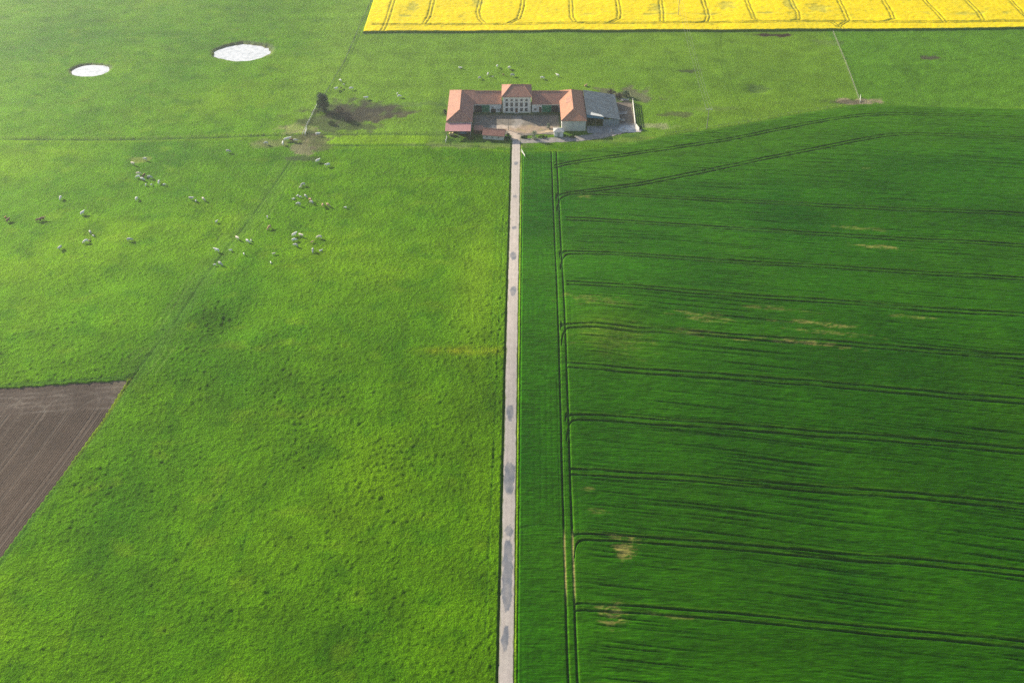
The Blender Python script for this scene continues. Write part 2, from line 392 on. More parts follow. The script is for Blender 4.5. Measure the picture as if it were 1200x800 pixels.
grid('pasture', X, Y, Z, c, M['pasture'])
SW0 = .25

def chaikin(P, n=3):
    for _ in range(n):
        a = P[:-1]*.75+P[1:]*.25; b = P[:-1]*.25+P[1:]*.75
        P = np.concatenate([P[:1], np.stack([a, b], 1).reshape(-1, 2), P[-1:]])
    return P
# ------------------------------------------------------------------ wheat field
ux = join(spaced(3.3, 15.5, .35, .35), spaced(15.5, 22.5, .2, .2), spaced(22.5, 60, .45, .7), spaced(60, 360, .75, .95), spaced(360, 700, 8, 20))
NV = 1180
tt = np.linspace(0, 1, NV); g = (tt + .55*tt*tt)/1.55
yb = 110
U, T = np.meshgrid(ux, g)
X0 = U + 1.5
top = np.interp(X0, WT[:, 0], WT[:, 1]) + .25*perlin(X0, X0*0, 5, 81)
Y = yb + (top-yb)*T; X = U + road_x(Y)
base = macro(X, Y)
LINES = [
 [(650, 196), (666, 192), (715, 185), (780, 175.5), (864, 163), (902, 154), (960, 143), (1025, 133.5), (1112, 135), (1200, 139), (1400, 146)],
 [(652, 240), (655, 232), (664, 227.5), (733, 220), (827, 201), (880, 190), (939, 178.5), (1000, 166), (1053, 157), (1120, 159), (1200, 163), (1400, 171)],
 [(664, 227), (687, 227), (800, 233), (948, 241), (1200, 252), (1400, 260)],
 [(664, 257), (668, 257), (827, 267), (1013, 278), (1200, 289), (1400, 300)],
 [(656, 308), (659, 300), (668, 295), (827, 306), (1013, 316), (1200, 327.5), (1400, 341)],
 [(664, 332), (668, 332), (873, 348), (1200, 370), (1400, 385)],
 [(657, 394), (660, 385), (668, 381), (803, 390), (967, 402), (1200, 419), (1400, 434)],
 [(664, 428), (668, 429), (873, 444), (1200, 471), (1400, 488)],
 [(663, 503), (666, 493), (674, 488), (800, 497), (1000, 511.5), (1200, 529), (1400, 547)],
 [(667, 553), (672, 553), (850, 565), (1000, 577), (1200, 594), (1400, 612)],
 [(671, 645), (674, 633), (684, 628), (900, 645), (1050, 657), (1200, 672), (1400, 692)],
 [(674, 712), (690, 711), (850, 723), (1000, 737), (1200, 756), (1400, 778)],
 [(678, 812), (700, 806), (850, 820), (1200, 852), (1400, 875)],
]
hgt = .42 + .05*perlin(X, Y, 2.2, 82) + .05*perlin(X, Y, 1.0, 92)
q = Y + .111*X
c = np.empty(X.shape+(3,)); c[:] = (.019, .098, .0002)
lf = fbm(X, q, 70, 3, 83)
c = mixc(c, (.034, .128, .0004), .6*sstep(-.2, .9, lf)); c = mixc(c, (.005, .058, .0004), .6*sstep(.1, .9, -lf))
# lines of missed drill rows, stretched along the working direction
st = perlin(X, q*140, 130, 84)*.6 + perlin(X, q*52, 45, 85)*.5 + perlin(X, q*20, 16, 79)*.25
stm = sstep(.05, .5, st)*sstep(-.6, .3, perlin(X, q*2.0, 60, 86))
right = sstep(23, 30, U)
hgt -= right*.28*stm; c = mixc(c, (.008, .045, .002), .6*right*stm)
row = perlin(X*.012, q, .95, 87); rowm = sstep(.1, .7, row)*sstep(-.3, .4, perlin(X, q*1.5, 45, 88))
hgt -= right*.22*rowm; c = mixc(c, (.010, .055, .006), .35*right*rowm)
crest = right*sstep(.45, .9, perlin(X, (q+.8)*14, 16, 84)); c = mixc(c, (.075, .19, .008), .25*crest)
# parallel drill rows of the headland along the road
hl = (1-right)*sstep(.35, .9, np.sin(U*2*math.pi/2.0))*sstep(-.1, .5, perlin(X*2, Y, 30, 89)); hgt -= .05*hl
tr = np.zeros(X.shape); lit_lip = np.zeros(X.shape)
for L in LINES:
    P = chaikin(GL(L)); yl = np.interp(X, P[:, 0], P[:, 1], left=-1e4, right=-1e4)
    yl = yl + .22*perlin(X, X*0+L[0][1], 11, 90)
    sl = np.gradient(P[:, 1], P[:, 0]); cs = np.cos(np.arctan(np.interp(X, P[:, 0], sl)))
    dd = (Y-yl)*cs
    for o in (-1.15, 1.15):
        tr = np.maximum(tr, np.exp(-((dd-o)/(.36+.16*sstep(230, 380, Y)))**4)); lit_lip = np.maximum(lit_lip, np.exp(-((dd-o-.75)/.35)**2))
for L in ([(610, 619), (624, 616), (640, 616), (655, 619), (668, 628)], [(612, 291), (640, 292), (652, 293)], [(655, 190), (690, 195), (760, 208)]):
    d = dist_poly(X, Y, GL(L), 3); tr = np.maximum(tr, .45*np.exp(-(d/.38)**2))
for uu, w in ((17.6, .34), (20.2, .34)):
    cx = uu + .12*perlin(X*0, Y, 20, 91)
    m = np.exp(-((U-cx)/w)**4)*(Y < G(650, 178)[1]); tr = np.maximum(tr, m); lit_lip = np.maximum(lit_lip, np.exp(-((U-cx-.62)/.3)**2)*.8)
    # bare stretch of the tramlines
    ya, yc = G(676, 625)[1], G(676, 705)[1]
    bare = m*sstep(yc-4, yc+6, Y)*sstep(ya+3, ya-3, Y)
    tr = tr*(1-.55*bare); c = mixc(c, (.33, .27, .09), .9*bare)
tr *= np.clip(.88+.35*perlin(X, Y, 14, 96)+.25*perlin(X, Y, 3, 97), .45, 1.05)
hgt -= .40*tr
c = mixc(c, (.010, .040, .008), .8*tr*(c[..., 0] < .2)); c = mixc(c, (.085, .20, .006), .35*lit_lip*(tr < .3))  # darker tracks; the sunlit lip beside them is put into the colour
for px, py, rx, ry, w in ((735, 643, 4.2, 3.2, .95), (720, 719, 4.0, 3.6, .8), (728, 630, 5, 1.2, .6), (692, 574, 2.5, 1.2, .5), (1030, 290, 10, 1.6, .7), (960, 380, 14, 1.2, .75), (975, 391, 16, 1.2, .5), (945, 402, 18, 1.1, .85), (825, 372, 11, 2.5, .45),
                          (815, 390, 10, 2, .35), (700, 352, 14, 3, .3), (685, 231, 2.5, 1.0, .8), (1012, 197, 2, .8, .6), (1070, 372, 8, 1.2, .4), (720, 395, 12, 8, .25), (868, 398, 5, .9, .6), (700, 600, 3, 1, .3), (1005, 268, 12, 1.4, .35), (780, 722, 8, 1.0, .3),
                          (905, 362, 14, 1.2, .4)):
    x, y = G(px, py); r = np.sqrt(((X-x)/rx)**2+((Y+.111*(X-x)-y)/ry)**2)
    gg = sstep(1.25, .45, r+.9*perlin(X*.25, Y, 1.6, 93)+.35*perlin(X, Y, 2.5, 94))
    gg = gg*sstep(-.5, .35, perlin(X, q*5, 5, 98)+.8*perlin(X, q*1.6, 1.3, 99)); c = mixc(c, (.31, .26, .07), .8*w*gg); hgt -= .12*w*gg
k = G(712, 390); c = mixc(c, (.11, .22, .004), .45*np.exp(-((X-k[0])/13)**2-((Y-k[1])/13)**2))  # sunlit side of the mound put into the crop colour
# trodden texture at the crushed turning area
k = G(735, 207); g2 = np.exp(-((X-k[0])/26)**2-((Y-k[1])/8)**2); hgt -= .2*g2*sstep(.15, .6, perlin(X, Y*2.2, 5, 95))
far = sstep(380, 500, U)
hgt = hgt*(1-far)+.4*far
# edge faces down to the soil
hgt[-1, :] = -.05; hgt[:, 0] = -.05
c = mixc(c, (.055, .150, .0015), .55*sstep(75, 0, top-Y+12*perlin(X, Y, 25, 78))*right); edge_y = sstep(4, .3, top-Y); c = mixc(c, (.09, .20, .012), .4*edge_y)
grid('wheat_field', X, Y, base+hgt, c, M['wheat'])

# ------------------------------------------------------------------ rapeseed field
xs = join(spaced(RX, 380, .62, .8), spaced(380, 900, 14, 25)); ts = join(spaced(0, 75, .5, .75), spaced(75, 420, 5, 12))
X, T = np.meshgrid(xs, ts)
Y = np.interp(X, RS[:, 0], RS[:, 1]) + T + .3*perlin(X, X*0, 4, 101)*(T < 30)
base = macro(X, Y); hgt = 1.25 + .13*perlin(X, Y, 3, 102) + .07*perlin(X, Y, 1.5, 103)
c = np.empty(X.shape+(3,)); c[:] = (.84, .62, .0005)
lf = fbm(X, Y, 60, 3, 104); c = mixc(c, (.68, .54, .01), .6*sstep(.0, .9, lf))
c = mixc(c, (.55, .50, .02), .6*sstep(.15, .8, fbm(X, Y, 5, 2, 105)))
tr = np.zeros(X.shape)
dz = 1.25
RL = [[(437, 28.5), (470, 29), (520, 28.4), (600, 28.2), (760, 27), (830, 26.3), (900, 25.6), (985, 25.0), (1100, 25.6), (1200, 24.5), (1400, 23)],
      [(447, 38), (451, 31), (455, 20), (463, -6), (470, -30)], [(497, 28), (503, 19), (509, -6), (514, -30)],
      [(566, -30), (565, -6), (560, 14), (562, 22), (568, 27)], [(596, 27.5), (608, 22), (612, 10), (614, -6), (615, -30)],
      [(669, -30), (669, 0), (670, 20), (674, 25.5), (682, 27)], [(714, 27), (725, 22), (726, 14), (723, -4), (720, -30)],
      [(776, 25), (776, 14), (774, 0), (770, -30)], [(818, 27), (828, 25), (830, 19), (824, 0), (815, -30)],
      [(893, 25), (884, 22), (878, 8), (874, -4), (866, -30)], [(925, 24.5), (936, 22.5), (935, 15), (926, -2), (915, -30)],
      [(990, 34), (984, 30), (994, 24), (988, 10), (982, -2), (970, -30)], [(976, 26), (984, 32)], [(1036, 25), (1047, 22), (1044, 14), (1034, -2), (1018, -30)],
      [(1108, 26), (1100, 17), (1084, 0), (1062, -30)], [(1140, 25), (1152, 24), (1148, 16), (1133, 0), (1112, -30)], [(1210, 24), (1198, 15), (1182, -2), (1155, -30)]]
for k, L in enumerate(RL):
    P = np.array([G(a, b, dz) for a, b in L])
    for o in ((-1.1, 0), (1.1, 0)) if k else ((0, -1.1), (0, 1.1)):
        d = dist_poly(X, Y, P+np.array(o), 3); tr = np.maximum(tr, np.exp(-(d/.45)**4))
P = np.array([G(a, b, dz) for a, b in [(440, 19), (600, 18.5), (800, 16.5), (1000, 16), (1200, 15)]])
d = dist_poly(X, Y, P, 4); thin = np.exp(-(d/2.0)**2)*sstep(.15, .5, perlin(X, Y, 13, 106))
for px, py, rx, ry in ((852, 6, 6, 9), (960, 10, 8, 9), (925, 5, 4, 12), (1130, 16, 9, 3), (484, 8, 4, 10), (770, 10, 5, 9), (560, 3, 5, 8)):
    x, y = G(px, py, dz); thin = np.maximum(thin, .75*sstep(1.3, .4, np.sqrt(((X-x)/rx)**2+((Y-y)/ry)**2)+.6*perlin(X, Y, 4, 107)))
hgt -= .6*tr*(.7+.5*perlin(X, Y, 6, 108)) + .3*thin
c = mixc(c, (.12, .16, .012), .75*tr); c = mixc(c, (.33, .35, .06), .7*thin)
hgt[0, :] = -.1; hgt[:, 0] = -.1
hgt[1, :] = 1.0; c[0, :] = (.05, .12, .01); c[1, :] = (.16, .22, .01); c[:, 0] = (.05, .12, .01)
grid('rapeseed_field', X, Y, base+hgt, c, M['rape'])

# ------------------------------------------------------------------ ploughed field
us_ = join([0, .12], spaced(.12, 75, .26, .34), spaced(75, 280, 1.5, 5)); vs_ = np.array(join([0, .15], spaced(.15, 60, .6, .8), spaced(60, 320, 1.2, 3)))
# e1 runs down the long east edge, e2 along the north edge
Uq, Vq = np.meshgrid(us_, vs_)
# u is the distance from the east edge; slide along e2 keeps furrows parallel to e1
sinang = abs(e1[0]*e2[1]-e1[1]*e2[0])
X = PC[0][0] + e1[0]*Vq + e2[0]*Uq/sinang; Y = PC[0][1] + e1[1]*Vq + e2[1]*Uq/sinang
base = macro(X, Y)
c = np.empty(X.shape+(3,)); c[:] = (.098, .066, .046)
dn = Vq*sinang                                             # distance from the north headland edge
hg = np.zeros(X.shape)
main = sstep(9, 15, dn+2.5*perlin(X, Y, 9, 111))
fr = np.sin(Uq*2*math.pi/.78+.5*perlin(Uq*0, Vq, 40, 112))
hg += main*.06*fr + .03*perlin(X, Y, 1.2, 113)
c = mixc(c, (.105, .078, .060), .5*main*sstep(.2, 1, -fr))
wide = perlin(Uq, Vq*.02, 1.9, 114)+.6*perlin(Uq, Vq*.03, 6, 115)
c = mixc(c, (.15, .11, .08), .75*main*sstep(.15, .9, wide)); c = mixc(c, (.095, .070, .055), .45*main*sstep(.3, .9, -wide))
for uu in (3.1, 4.9, 14.0, 21.5, 23.3, 33, 41, 42.8, 55):
    m = np.exp(-((Uq-uu)/.32)**4)*main; c = mixc(c, (.20, .155, .115), .5*m); hg -= .05*m
c = mixc(c, (.125, .09, .068), .5*(1-main))
for k in range(15):                                        # looping headland tracks
    cu = 5+k*5.2+random.uniform(-2, 2); rr = random.uniform(6, 11); cv = 6+random.uniform(1, 5)
    r = np.hypot(Uq-cu, (dn-cv-rr*.45)*1.25); m = np.exp(-((r-rr)/.33)**2)*(dn < cv+rr*.55); c = mixc(c, (.25, .20, .15), .5*m*np.clip(.7+.8*perlin(X, Y, 6, 116), 0, 1))
for dd0 in (3.0, 4.8, 7.2, 9.0, 11.5):
    m = np.exp(-((dn-dd0-.9*perlin(Uq, Uq*0, 22, 117))/.3)**2); c = mixc(c, (.30, .245, .19), .5*m*np.clip(.5+perlin(X, Y, 9, 118), 0, 1))
c = mixc(c, (.36, .29, .17), .6*sstep(12, 2, Uq+dn*1.1)*(.6+.5*perlin(X, Y, 2, 119)))
hg[0, :] = -.5; hg[:, 0] = -.5
grid('ploughed_field', X, Y, base+hg-.02, c, M['soil'])

# ------------------------------------------------------------------ road
uu = np.linspace(-2.05, 2.05, 29); vv = join(spaced(60, 300, .5, .6), spaced(300, 470, .6, .7))
Uq, Vq = np.meshgrid(uu, vv)
wob = .10*perlin(Uq*0, Vq, 9, 121)*np.sign(Uq)*(np.abs(Uq) > 1.7)
X = road_x(Vq)+Uq+wob+.8*sstep(455, 470, Vq)*0; Y = Vq
c = np.empty(X.shape+(3,)); c[:] = (.52, .45, .38)
c = mixc(c, (.42, .345, .30), .7*np.exp(-(np.abs(np.abs(Uq)-.85)/.35)**2)*(.6+.5*perlin(Uq, Vq, 8, 122)))
c = mixc(c, (.34, .29, .24), .5*np.exp(-(Uq/.25)**2)*sstep(0, .5, perlin(Uq*0, Vq, 25, 123)))
c = mixc(c, (.16, .19, .06), .8*sstep(1.7, 2.1, np.abs(Uq)+.3*perlin(Uq, Vq, 2.5, 124)+.12*perlin(Uq, Vq, .9, 128)))
c = mixc(c, (.60, .50, .43), .5*sstep(.2, .8, fbm(Uq*2, Vq, 14, 3, 125)))
ASPH = (.185, .19, .205)
for (y0, y1, x0, x1) in ((762, 735, -1.7, .5), (748, 741, -1.9, .9), (716, 632, -1.5, 1.35), (640, 634, -1.6, 1.9), (629, 614, -1.2, 1.5), (580, 540, -1.7, 1.6), (493, 474, -1.6, 1.0), (346, 335, -1.2, 1.5), (304, 295, -1.8, 1.2), (303, 299, 0, 1.9), (269, 265.5, -1.6, 1.7),
                         (232, 229, -1.8, 1.2), (193, 190, -1.4, 1.6)):
    a = G(594, y0)[1]; b = G(594, y1)[1]
    n = .5*perlin(Uq, Vq*.7, 2.2, 126)
    nar = sstep(0, 6, np.minimum(Vq-a, b-Vq)+2.5)
    m = sstep(-.12, .12, .5*perlin(Uq, Vq, .8, 129)*.6+np.minimum(np.minimum((Vq-a)*.5, (b-Vq)*.5), np.minimum(Uq-x0*nar, x1*nar-Uq))+n)
    c = mixc(c, ASPH, m*np.clip(.85+.4*perlin(Uq*1.5, Vq, 3, 127), .5, 1))
    c = mixc(c, (.27, .27, .28), .3*m*np.exp(-((np.abs(Uq)-.8)/.3)**2))
Z = macro(X, Y)+.03-.03*(Uq/2)**2
grid('road', X, Y, Z, c, M['road'])

# ------------------------------------------------------------------ farm surfaces
def sheet(name, poly, res, zo, colf, mat, ragged=.5, seed=0):
    P = np.array(poly); xs = np.arange(P[:, 0].min()-1, P[:, 0].max()+1, res); ys = np.arange(P[:, 1].min()-1, P[:, 1].max()+1, res)
    X, Y = np.meshgrid(xs, ys); s = inside(X, Y, poly) + ragged*fbm(X, Y, 3.5, 3, seed)
    k = s > 0; keep = k[:-1, :-1] & k[1:, 1:] & k[1:, :-1] & k[:-1, 1:]
    Z = macro(X, Y)+zo+.015*perlin(X, Y, 2.5, seed+1)
    return grid(name, X, Y, Z, colf(X, Y, s), mat, keep)
def col_court(X, Y, s):
    c = np.empty(X.shape+(3,)); c[:] = (.20, .175, .14)
    c = mixc(c, (.13, .12, .095), .7*sstep(0, .7, fbm(X, Y, 8, 3, 131)))
    c = mixc(c, (.06, .10, .03), .75*sstep(488.3, 490.5, Y))
    d = dist_poly(X, Y, [(2.2, 462), (1.5, 466), (.5, 470), (-1, 475), (-9, 476), (-9.5, 474)], 8); c = mixc(c, (.60, .48, .37), .8*sstep(3.0, 1.4, d+perlin(X, Y, 3, 132)))
    r = np.sqrt(((X-8)/13)**2+((Y-473.5)/4.8)**2)+.35*fbm(X, Y, 5, 3, 133); c = mixc(c, (.40, .285, .19), .85*sstep(1.1, .7, r))
    c = mixc(c, (.30, .26, .10), .5*sstep(1.1, .7, r)*sstep(0, .6, perlin(X, Y, 3, 134)))
    d = dist_poly(X, Y, [(2, 476), (4, 482), (3, 487)], 5); c = mixc(c, (.42, .38, .33), .5*sstep(3.2, 1, d+perlin(X, Y, 3, 135)))
    d = dist_poly(X, Y, [(14, 469), (19, 471), (22, 471)], 4); c = mixc(c, (.62, .46, .28), .8*sstep(1.5, .5, d))
    return mixc(c, (.07, .12, .03), .7*sstep(1.2, 0, s+perlin(X, Y, 2, 136)))
sheet('courtyard', [(-20.6, 492.6), (25.3, 492.6), (25.3, 467), (14, 467), (5, 465), (4.6, 460), (-.6, 460), (-1.2, 466), (-15, 471), (-20.6, 474)], .35, .05, col_court, M['dirt'], .35, 137)
def col_track(X, Y, s):
    c = np.empty(X.shape+(3,)); c[:] = (.30, .27, .235)
    c = mixc(c, (.20, .20, .20), .7*sstep(-.1, .6, fbm(X, Y, 6, 3, 141)))
    return mixc(c, (.13, .17, .05), .7*sstep(1.0, 0, s+.8*perlin(X, Y, 1.5, 142)))
sheet('gravel_track', [(4.0, 462.5), (12, 463), (26, 464.4), (40, 467.5), (52, 473), (62, 475), (66, 474), (58, 468.5), (46, 462.5), (34, 459.3), (20, 457.8), (4.3, 456.8)], .35, .056, col_track, M['dirt'], .45, 143)
def col_conc(X, Y, s):
    c = np.empty(X.shape+(3,)); c[:] = (.36, .34, .31)
    c = mixc(c, (.24, .225, .20), .8*sstep(-.1, .5, fbm(X, Y, 6, 3, 145)))
    r = np.sqrt(((X-60.5)/6.0)**2+((Y-473.5)/4.2)**2)+.3*fbm(X, Y, 4, 3, 146); c = mixc(c, (.66, .62, .56), .9*sstep(1.1, .7, r))
    return mixc(c, (.15, .12, .09), .9*sstep(478, 480.5, Y+1.2*perlin(X, Y, 3, 147)))
sheet('concrete_yard', [(38.6, 477), (38.6, 468), (46, 468.5), (66, 469.5), (67.5, 472), (65, 479), (65, 506), (55.5, 506.5), (55.5, 477)], .35, .064, col_conc, M['dirt'], .3, 148)

# ------------------------------------------------------------------ ponds
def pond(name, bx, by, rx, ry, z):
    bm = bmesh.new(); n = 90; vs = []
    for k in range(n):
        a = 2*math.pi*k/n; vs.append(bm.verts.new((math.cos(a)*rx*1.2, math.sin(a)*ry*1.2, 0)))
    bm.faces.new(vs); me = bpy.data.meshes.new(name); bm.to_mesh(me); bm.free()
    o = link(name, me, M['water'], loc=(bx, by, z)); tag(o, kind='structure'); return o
def bank_min(bx, by, rx, ry):
    a = np.linspace(0, 2*math.pi, 60); return float(macro(bx+np.cos(a)*rx*1.3, by+np.sin(a)*ry*1.3).min())
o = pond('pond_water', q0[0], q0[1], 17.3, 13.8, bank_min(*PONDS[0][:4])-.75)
o['label'] = 'larger pale pond in the far left pasture'
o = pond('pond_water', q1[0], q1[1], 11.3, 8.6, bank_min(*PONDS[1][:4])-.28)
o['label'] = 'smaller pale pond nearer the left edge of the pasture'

# ------------------------------------------------------------------ mesh helpers
class MB:
    def __init__(s): s.bm = bmesh.new()
    def box(s, x0, x1, y0, y1, z0, z1):
        v = [s.bm.verts.new(p) for p in ((x0, y0, z0), (x1, y0, z0), (x1, y1, z0), (x0, y1, z0), (x0, y0, z1), (x1, y0, z1), (x1, y1, z1), (x0, y1, z1))]
        for f in ((0, 3, 2, 1), (4, 5, 6, 7), (0, 1, 5, 4), (1, 2, 6, 5), (2, 3, 7, 6), (3, 0, 4, 7)): s.bm.faces.new([v[i] for i in f])
        return s
    def poly(s, pts, faces):
        v = [s.bm.verts.new(p) for p in pts]
        for f in faces: s.bm.faces.new([v[i] for i in f])
        return s
    def tube(s, a, b, r, r2=None, n=7, cap=True):
        r2 = r if r2 is None else r2
        ax, ay, az = a; d = [b[i]-a[i] for i in range(3)]; L = math.sqrt(sum(t*t for t in d)) or 1; d = [t/L for t in d]
        u = (0, 0, 1) if abs(d[2]) < .9 else (1, 0, 0)
        p = (d[1]*u[2]-d[2]*u[1], d[2]*u[0]-d[0]*u[2], d[0]*u[1]-d[1]*u[0]); l = math.sqrt(sum(t*t for t in p)); p = [t/l for t in p]
        w = (d[1]*p[2]-d[2]*p[1], d[2]*p[0]-d[0]*p[2], d[0]*p[1]-d[1]*p[0])
        A = []; B = []
        for k in range(n):
            t = 2*math.pi*k/n; c_, s_ = math.cos(t), math.sin(t)
            A.append(s.bm.verts.new([a[i]+r*(c_*p[i]+s_*w[i]) for i in range(3)])); B.append(s.bm.verts.new([b[i]+r2*(c_*p[i]+s_*w[i]) for i in range(3)]))
        for k in range(n): s.bm.faces.new((A[k], A[(k+1) % n], B[(k+1) % n], B[k]))
        if cap: s.bm.faces.new(A[::-1]); s.bm.faces.new(B)
        return s
    def build(s, name, mat, parent=None, loc=None, bevel=0):
        bmesh.ops.recalc_face_normals(s.bm, faces=s.bm.faces)
        if bevel: bmesh.ops.bevel(s.bm, geom=s.bm.edges[:], offset=bevel, segments=1, affect='EDGES')
        me = bpy.data.meshes.new(name); s.bm.to_mesh(me); s.bm.free()
        return link(name, me, mat, parent, loc)
def hip_roof(x0, x1, y0, y1, ze, zr, rA, rB, th=.22):
    """closed solid hip roof; rA, rB are the ridge ends (x, y)"""
    p = [(x0, y0), (x1, y0), (x1, y1), (x0, y1)]
    pts = [(a, b, ze-th) for a, b in p]+[(a, b, ze) for a, b in p]+[(rA[0], rA[1], zr), (rB[0], rB[1], zr)]
    m = MB(); v = [m.bm.verts.new(q) for q in pts]
    F_ = [(3, 2, 1, 0), (0, 1, 5, 4), (1, 2, 6, 5), (2, 3, 7, 6), (3, 0, 4, 7)]
    if abs(rA[0]-rB[0]) > abs(rA[1]-rB[1]):   # ridge along x, A west
        F_ += [(4, 5, 9, 8), (5, 6, 9), (6, 7, 8, 9), (7, 4, 8)]
    else:                                      # ridge along y, A south
        F_ += [(4, 5, 8), (5, 6, 9, 8), (6, 7, 9), (7, 4, 8, 9)]
    for f in F_: m.bm.faces.new([v[i] for i in f])
    return m
WIN = {}
def window(parent, x, y, z, w, h, face='S', fmat='frame', shutters=False):
    """frame (with sill) proud of the wall, its pane a sub-part"""
    key = (round(w, 2), round(h, 2), fmat)
    if key not in WIN:
        t = .11; m = MB(); m.box(-w/2-t, -w/2, -.06, .1, -t, h+t); m.box(w/2, w/2+t, -.06, .1, -t, h+t); m.box(-w/2, w/2, -.06, .1, h, h+t); m.box(-w/2, w/2, -.1, .1, -t, 0)
        m.box(-.03, .03, -.02, .03, 0, h); m.box(-w/2, -.03, -.02, .03, h*.6-.03, h*.6+.03); m.box(.03, w/2, -.02, .03, h*.6-.03, h*.6+.03)
        f = m.build('window', M[fmat]); g_ = MB().box(-w/2, w/2, .035, .06, 0, h).build('pane', M['glass'])
        WIN[key] = (f.data, g_.data); bpy.data.objects.remove(f); bpy.data.objects.remove(g_)
    f = link('window', WIN[key][0], None, parent); g_ = link('pane', WIN[key][1], None, f)
    f.location = (x, y, z); f.rotation_euler = (0, 0, {'S': 0, 'E': R(90), 'N': R(180), 'W': R(-90)}[face])
    return f
def ridge_caps(parent, segs):
    m = MB()
    for a, b in segs: m.tube(a, b, .16, n=6)
    return m.build('ridge_tiles', M['ridge'], parent)

# ------------------------------------------------------------------ manor house
def hz(x, y): return float(macro(x, y))
hx0, hx1, hy0, hy1, he, hr = -4.9, 9.9, 492.8, 507.2, 8.7, 12.8
house = empty('manor_house', (2.5, 500, 0)); tag(house, 'cream three storey house with hipped tile roof at the middle of the farm', 'house')
def rel(m, o): return m
def B(parent, name, mat, *boxes, bevel=0):
    m = MB(); lx, ly, lz = parent.location
    for (x0, x1, y0, y1, z0, z1) in boxes: m.box(x0-lx, x1-lx, y0-ly, y1-ly, z0-lz, z1-lz)
    return m.build(name, mat, parent, bevel=bevel)
def shift(m, parent):
    bmesh.ops.translate(m.bm, verts=m.bm.verts, vec=(-parent.location[0], -parent.location[1], -parent.location[2])); return m
def Wn(parent, x, y, z, w, h, face='S', fmat='frame'):
    return window(parent, x-parent.location[0], y-parent.location[1], z-parent.location[2], w, h, face, fmat)
w_ = B(house, 'wall', M['render'], (hx0, hx1, hy0, hy1, -.3, he))
B(house, 'cornice', M['stone'], (hx0-.2, hx1+.2, hy0-.2, hy1+.2, he+.005, he+.28), (hx0-.08, hx1+.08, hy0-.08, hy0-.003, 5.95, 6.15))
B(house, 'quoin', M['stone'], (hx0-.06, hx0+.5, hy0-.06, hy0+.5, -.3, 5.94)); B(house, 'quoin', M['stone'], (hx1-.5, hx1+.06, hy0-.06, hy0+.5, -.3, 5.94))
shift(hip_roof(hx0-.6, hx1+.6, hy0-.6, hy1+.6, he+.52, hr, (-.2, 500), (6.0, 500)), house).build('roof', M['tile_old'], house)
E_ = he+.52
lx, ly, lz = house.location
segs = [((-.2, 500, hr), (6.0, 500, hr))]+[((a, b, E_), (r, 500, hr)) for a, b, r in ((hx0-.6, hy0-.6, -.2), (hx0-.6, hy1+.6, -.2), (hx1+.6, hy0-.6, 6.0), (hx1+.6, hy1+.6, 6.0))]
ridge_caps(house, [(tuple(a[i]-(lx, ly, 0)[i] for i in range(3)), tuple(b[i]-(lx, ly, 0)[i] for i in range(3))) for a, b in segs])
cols = [-2.75, -.2, 2.4, 5.0, 7.6]
for k, x in enumerate(cols):
    Wn(house, x, hy0-.05, 6.55, 1.15, 1.15); Wn(house, x, hy0-.05, 3.55, 1.3, 2.15)
    if k != 2: Wn(house, x, hy0-.05, .75, 1.3, 1.95)
dr = B(house, 'door', M['brown'], (1.75, 3.05, hy0-.08, hy0-.003, .1, 2.7)); h_ = MB().box(.45, .5, -7.42, -7.28, 1.2, 1.35).build('handle', M['steel'], dr)
B(house, 'doorstep', M['stone'], (1.3, 3.5, hy0-1.0, hy0-.09, -.2, .1))
for x in (-2.75, 2.4, 7.6):
    for z in (3.55, 6.55): Wn(house, x, hy1+.05, z, 1.2, 1.6 if z < 5 else 1.1, 'N')

# ------------------------------------------------------------------ rear ranges beside the house
def gable_range(name, label, x0, x1, cat='barn'):
    y0, y1, e, r = 493.4, 508.4, 4.75, 8.75; ym = 501
    o = empty(name, ((x0+x1)/2, ym, 0)); tag(o, label, cat)
    B(o, 'wall', M['render_white'], (x0, x1, y0, y1, -.3, e))
    pts = []
    for x in ((x0 if x0 > 0 else x0-6), (x1+5.5 if x1 > 20 else x1)): pts += [(x, y0-.4, e-.15), (x, y0-.4, e+.1), (x, ym, r), (x, y1+.4, e+.1), (x, y1+.4, e-.15)]
    m = MB().poly(pts, [(0, 1, 2, 3, 4), (9, 8, 7, 6, 5), (0, 5, 6, 1), (1, 6, 7, 2), (2, 7, 8, 3), (3, 8, 9, 4), (4, 9, 5, 0)])
    shift(m, o).build('roof', M['tile_old'], o)
    m = MB().tube((x0, ym, r), (x1, ym, r), .16, n=6); shift(m, o).build('ridge_tiles', M['ridge'], o)
    return o
rw = gable_range('stable_range', 'tile roofed stable wing between the house and the west barn', -20.6, -5.55)
re_ = gable_range('stable_range', 'tile roofed stable wing between the house and the east barn', 10.55, 25.3)
def slab(parent, name, mat, x0, x1, z0, z1, y=493.4, t=.08): return B(parent, name, mat, (x0, x1, y-t, y-.003, z0, z1))
slab(rw, 'barn_opening', M['dark'], -20.2, -16.1, 0, 3.9, t=.03)
d1 = slab(rw, 'barn_door', M['green'], -16.0, -11.9, .1, 4.0, t=.14)
slab(rw, 'barn_opening', M['dark'], -11.2, -8.6, 0, 1.9, t=.03)
for x in (-10.3, -7.3): Wn(rw, x, 493.35, 2.1 if x < -9 else 1.0, 1.0, 1.0)
slab(rw, 'stable_door', M['brown'], -6.4, -5.7, .05, 2.2)
slab(re_, 'stable_door', M['brown'], 14.4, 15.7, .05, 2.9)
slab(re_, 'barn_door', M['green'], 16.0, 20.8, .1, 4.0, t=.14)
slab(re_, 'barn_opening', M['dark'], 20.9, 24.9, 0, 3.9, t=.03)
Wn(re_, 12.4, 493.35, 1.1, 1.2, 1.1)
